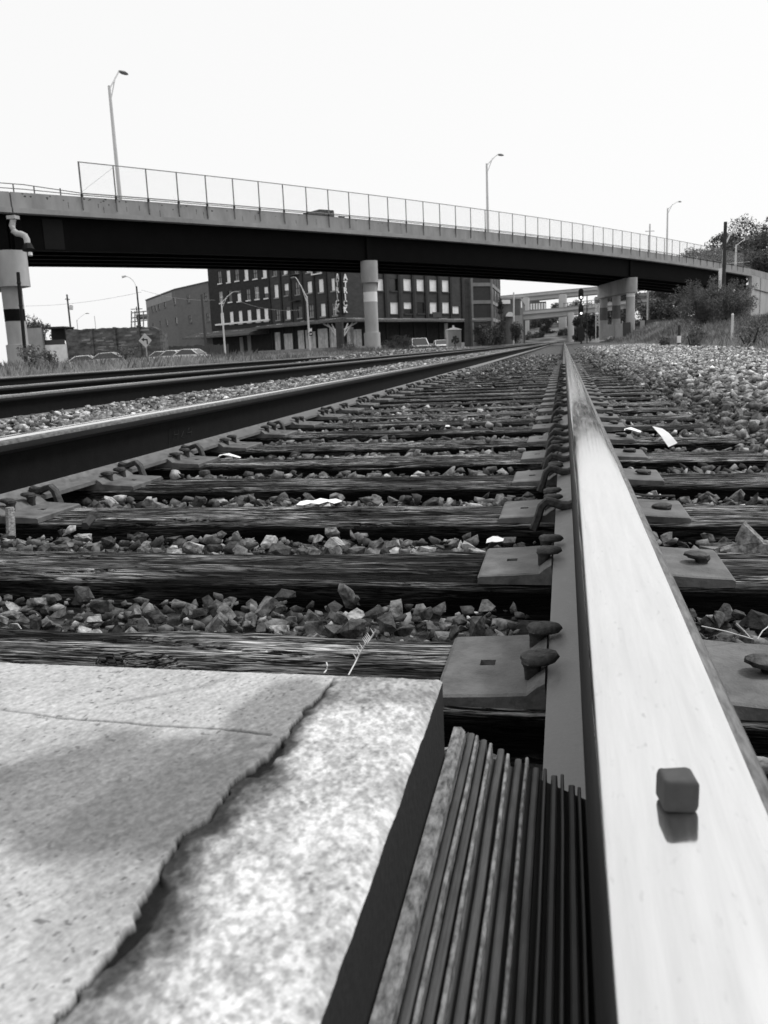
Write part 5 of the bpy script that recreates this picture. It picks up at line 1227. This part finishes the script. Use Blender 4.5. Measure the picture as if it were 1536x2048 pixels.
# wooded hill behind the right end of the overpass
def hill_z(x, y):
    x = np.asarray(x, float); q = x + (200 - np.asarray(y, float)) * .12
    return -1.2 + 12.5 * sstep(12, 46, q) * sstep(150, 185, y) + 3.5 * sstep(40, 62, q) * sstep(160, 190, y) + 1.6 * (fbm(x * .08, y * .08, 12) - .5)
tag(grid_mesh('hill', np.linspace(6, 190, 60), np.linspace(148, 420, 50), hill_z, 'hill_soil'), 'wooded hill behind the overpass', kind='structure')
hill_trees = []
hr = random.Random(5)
spec = [(1352, 176, 526, 4.5), (1372, 178, 515, 4.5), (1392, 176, 503, 5), (1412, 180, 494, 5), (1430, 184, 484, 5), (1448, 182, 478, 5), (1483, 196, 446, 8), (1460, 186, 474, 6), (1512, 190, 462, 7), (1536, 190, 455, 7), (1500, 178, 482, 6), (1525, 178, 478, 6), (1478, 174, 492, 6), (1450, 172, 500, 5.5), (1545, 176, 500, 6), (1505, 166, 512, 6), (1530, 164, 518, 6), (1425, 168, 512, 5), (1470, 164, 517, 5.5), (1398, 168, 522, 5), (1560, 190, 462, 7)]
for k, (x, D, yt, w) in enumerate(spec):
    p = on_ground(x, D); t = at_depth(x, yt, D); gz_ = float(hill_z(p.x, p.y)); h = max(3.5, (t.z - gz_) * 1.13)
    lab = ('tall round dark tree crowning the hill' if k == 6 else ['dark leafy tree', 'grey green tree', 'shaggy tree'][k % 3] + ' on the hill, ' + ORD[k] + ' in the slope clump')
    tree('hill_tree', (p.x, p.y, gz_), h, w * 1.25, lab, ('leaf_dark', 'leaf_mid', 'leaf_grey', 'leaf_mid')[k % 4] if k != 6 else 'leaf_dark', n=1500, leaf=.34, seed=50 + k, group='trees on the hill', trunk=.1, nclump=12)
# lower dark scrub under the viaducts behind the right pier
for k, (x, D, yt, w) in enumerate(((1285, 172, 612, 7), (1312, 168, 608, 8), (1342, 164, 606, 8), (1240, 225, 560, 8), (1262, 225, 566, 8), (1215, 228, 562, 8), (1300, 228, 575, 8), (1330, 226, 566, 8), (1210, 185, 620, 6), (1245, 180, 616, 6), (1180, 190, 626, 5), (1160, 195, 627, 5), (1135, 240, 604, 6), (1150, 270, 598, 6), (1112, 260, 606, 6), (1178, 262, 598, 6), (1095, 230, 632, 6))):
    p = on_ground(x, D); t = at_depth(x, yt, D); gz_ = float(hill_z(p.x, p.y)) if p.x > 8 else 0.0; h = max(2.5, t.z - gz_)
    tree('scrub_tree', (p.x, p.y, gz_), h, max(w, h * .6), 'dark scrub tree behind the right pier and viaducts, %s of the scrub row' % ORD[k], 'leaf_dark' if k % 3 else 'leaf_mid', n=2000, leaf=.36, seed=90 + k, group='scrub behind the viaducts', trunk=.05, nclump=9)
# grassy far bank at the end of the track
def bank_z(x, y): return -.6 + 6.2 * sstep(214, 262, y) * sstep(-40, -14, x) + .8 * (fbm(np.asarray(x) * .2, np.asarray(y) * .2, 6) - .5)
tag(grid_mesh('grassy_bank', np.linspace(-42, 26, 40), np.linspace(208, 330, 40), bank_z, 'bank_grass'), 'grassy bank at the far end of the track', kind='structure')
for k in range(30):
    x = hr.uniform(1046, 1205); D = hr.choice((224, 226, 240, 242, 256)); p = on_ground(x, D)
    tree('bank_bush', (p.x, p.y, float(bank_z(p.x, p.y)) - .2), hr.uniform(1.2, 2.4), hr.uniform(2.5, 5), '%s small bush on the far grassy bank beyond the track end' % ORD[k], 'leaf_mid' if k % 2 else 'leaf_dark', n=240, leaf=.3, seed=140 + k, group='bushes on the far bank', cat='bush', trunk=.02, nclump=5)
# trees at far left, shrubs by the warehouse
for x, D, yt, w, m_, lab in ((66, 140, 634, 6.5, 'leaf_dark', 'dark tree crown behind the pale panel wall at far left'), (84, 150, 642, 4, 'leaf_mid', 'smaller tree right of the dark crown at far left'), (122, 150, 652, 3, 'leaf_mid', 'low treetop over the open shed')):
    p = on_ground(x, D); t = at_depth(x, yt, D); tree('left_tree', (p.x, p.y, -.2), t.z + .2, w, lab, m_, n=1300, leaf=.26, seed=int(x), trunk=.35)
for k, (x, D, yt, w, lab) in enumerate(((968, 140, 648, 4.2, 'dark shrub left of the ivy by the concrete-frame building'), (1000, 145, 640, 4.5, 'tall dark ivy shrub at the concrete building corner'), (1030, 150, 650, 4.0, 'dark shrub before the low brick building'), (808, 72, 677, 2.6, 'ragged grey bush right of the middle pier'), (785, 70, 684, 2.0, 'small ragged bush touching the middle pier'))):
    p = on_ground(x, D); t = at_depth(x, yt, D); tree('shrub', (p.x, p.y, -.3), t.z + .3, w, lab, 'leaf_dark' if k < 3 else 'leaf_grey', n=1800, leaf=.2 if k < 3 else .10, seed=200 + k, cat='shrub', trunk=.03, nclump=12)
p = on_ground(1003, 149); tree('ivy', (p.x, p.y, 0), at_depth(1003, 585, 149).z, 1.8, 'narrow dark ivy climbing the concrete-frame building corner', 'leaf_dark', n=1500, leaf=.2, seed=231, cat='ivy', trunk=.05, nclump=14)
# big bush before the abutment: many upright stems with leaf sprays
def big_bush(px_, D, ytop, wid, label, seed=3, nst=46):
    c_ = on_ground(px_, D); gz_ = float(ground_z(c_.x, c_.y)); b = Vector((c_.x, c_.y, gz_ - .1)); h = at_depth(px_, ytop, D).z - gz_; r = random.Random(seed)
    e = empty('large_bush', tuple(b), label, 'bush'); st = MB(); clumps = []
    for k in range(nst):
        a = r.uniform(0, 6.28); lean = r.random() ** .6; hh = h * r.uniform(.45, 1.0) * (1 - .35 * lean ** 2)
        tip = b + Vector((math.cos(a) * wid / 2 * lean, math.sin(a) * wid / 2 * lean, hh)); mid = b + (tip - b) * .5 + Vector((0, 0, h * .10))
        pts = curve_pts(b + Vector((r.uniform(-.4, .4), r.uniform(-.4, .4), 0)), mid, tip, 5); st.tube(pts, [.03, .022, .016, .01, .004], 5)
        for t in (.3, .45, .6, .72, .84, .94, 1.0):
            q = pts[0].lerp(mid, t).lerp(mid.lerp(tip, t), t); rr = .40 * (1.25 - t) + .12; clumps.append(((q.x, q.y, q.z), (rr, rr, rr * .9)))
    for k in range(nst):
        a = r.uniform(0, 6.28); q = wid * .42 * r.random() ** .5; rr = wid * .09; clumps.append(((b.x + q * math.cos(a), b.y + q * math.sin(a), b.z + h * r.uniform(.12, .62)), (rr, rr, rr)))
    st.build('stems', 'bark', e)
    V, T = leaf_cloud(clumps, nst * 900, .05, flat=.75, seed=seed); np_mesh('foliage', V - np.array(b), T, 'leaf_grey', parent=e)
    return e
big_bush(1424, 54, 541, 5.4, 'large dense dark bush in front of the abutment at right', nst=80)
big_bush(1545, 40, 618, 2.4, 'leafy bush at the right photo edge below the wing wall', seed=9, nst=16)
# weeds and grass in the fields either side
def blades(name, x0, x1, y0, y1, n, h0, h1, m_, label, seed, wid=.022, patch=.5, xpow=1.0):
    g = np.random.default_rng(seed); x = x0 + (x1 - x0) * g.random(n) ** xpow; y = y0 + (y1 - y0) * g.random(n) ** 1.5
    keep = fbm(x * .45, y * .30, seed) > patch - .12 * g.random(n); x, y = x[keep], y[keep]; n = len(x)
    z = ground_z(x, y) - .05; h = (h0 + (h1 - h0) * g.random(n) ** 1.4) * (.55 + .9 * fbm(x * .35, y * .3, seed + 3))
    a = g.uniform(0, 6.28, n); w = wid * (.6 + y / 45) * g.uniform(.5, 1.3, n); lean = g.normal(0, .22, (n, 2)) * h[:, None]
    bx, by = np.cos(a) * w, np.sin(a) * w
    V = np.stack([np.stack([x - bx, y - by, z], 1), np.stack([x + bx, y + by, z], 1), np.stack([x + lean[:, 0] * .4 + bx * .6, y + lean[:, 1] * .4 + by * .6, z + h * .6], 1), np.stack([x + lean[:, 0], y + lean[:, 1], z + h], 1)], 1).reshape(-1, 3)
    tag(np_mesh(name, V, np.arange(4 * n).reshape(-1, 4), m_), label, 'grass', kind='stuff')
blades('pale_grass', -11.3, -27, 13, 95, 130000, .18, .50, 'grass_pale', 'pale dry grass along the left side of the tracks', 1, wid=.008, patch=.36, xpow=1.6)
blades('dark_weeds', -11.6, -27, 13, 95, 50000, .2, .62, 'grass_mid', 'darker weeds along the left side of the tracks', 2, wid=.012, patch=.52, xpow=1.4)
blades('pale_grass', 4.5, 17, 9, 120, 120000, .15, .50, 'grass_pale', 'pale dry grass right of the ballast', 3, wid=.008, patch=.34, xpow=1.4)
blades('dark_weeds', 4.8, 17, 10, 120, 45000, .22, .65, 'grass_mid', 'darker weeds right of the ballast', 4, wid=.012, patch=.52, xpow=1.3)
# taller weed clumps one can tell apart
for k, (x, D, yt, w, m_, lab) in enumerate(((1390, 24, 655, .8, 'leaf_grey', 'weed clump left of the white-topped marker post'), (1500, 24, 640, 1.2, 'leaf_grey', 'weed clump under the wing wall at right'), (1325, 30, 672, .7, 'leaf_mid', 'low dark weed clump left of the short marker post'),
                                                (248, 40, 696, 1.1, 'leaf_grey', 'tall pale weed clump left of the curve sign'), (60, 24, 694, 1.0, 'leaf_grey', 'weed clump at the foot of the left pier'), (100, 26, 700, .9, 'leaf_mid', 'dark weed clump right of the left pier'), (700, 55, 685, 1.4, 'leaf_grey', 'weed clump left of the middle pier'))):
    p = on_ground(x, D); gz_ = float(ground_z(p.x, p.y)); t = at_depth(x, yt, D); tree('weed_clump', (p.x, p.y, gz_), max(.4, t.z - gz_), w, lab, m_, n=900, leaf=.035 + .0005 * D, seed=300 + k, cat='weeds', trunk=.02, nclump=12, group='weed clumps')
# dark scrap lying on the right ballast
p = on_z(1214, 695, -.0); MB_d = MB(); MB_d.sweep([[(p.x - .25, p.y, .0), (p.x + .05, p.y + .2, .0), (p.x + .0, p.y + .1, .12)], [(p.x + .1, p.y, .0), (p.x + .5, p.y + .2, .0), (p.x + .15, p.y + .1, .06)], [(p.x + .6, p.y, .0), (p.x + .8, p.y + .1, .0), (p.x + .7, p.y + .05, .03)]])
tag(MB_d.build('rubber_scrap', 'debris_dark', None, origin=tuple(p)), 'dark torn rubber scrap lying on the ballast right of the rail', 'litter')
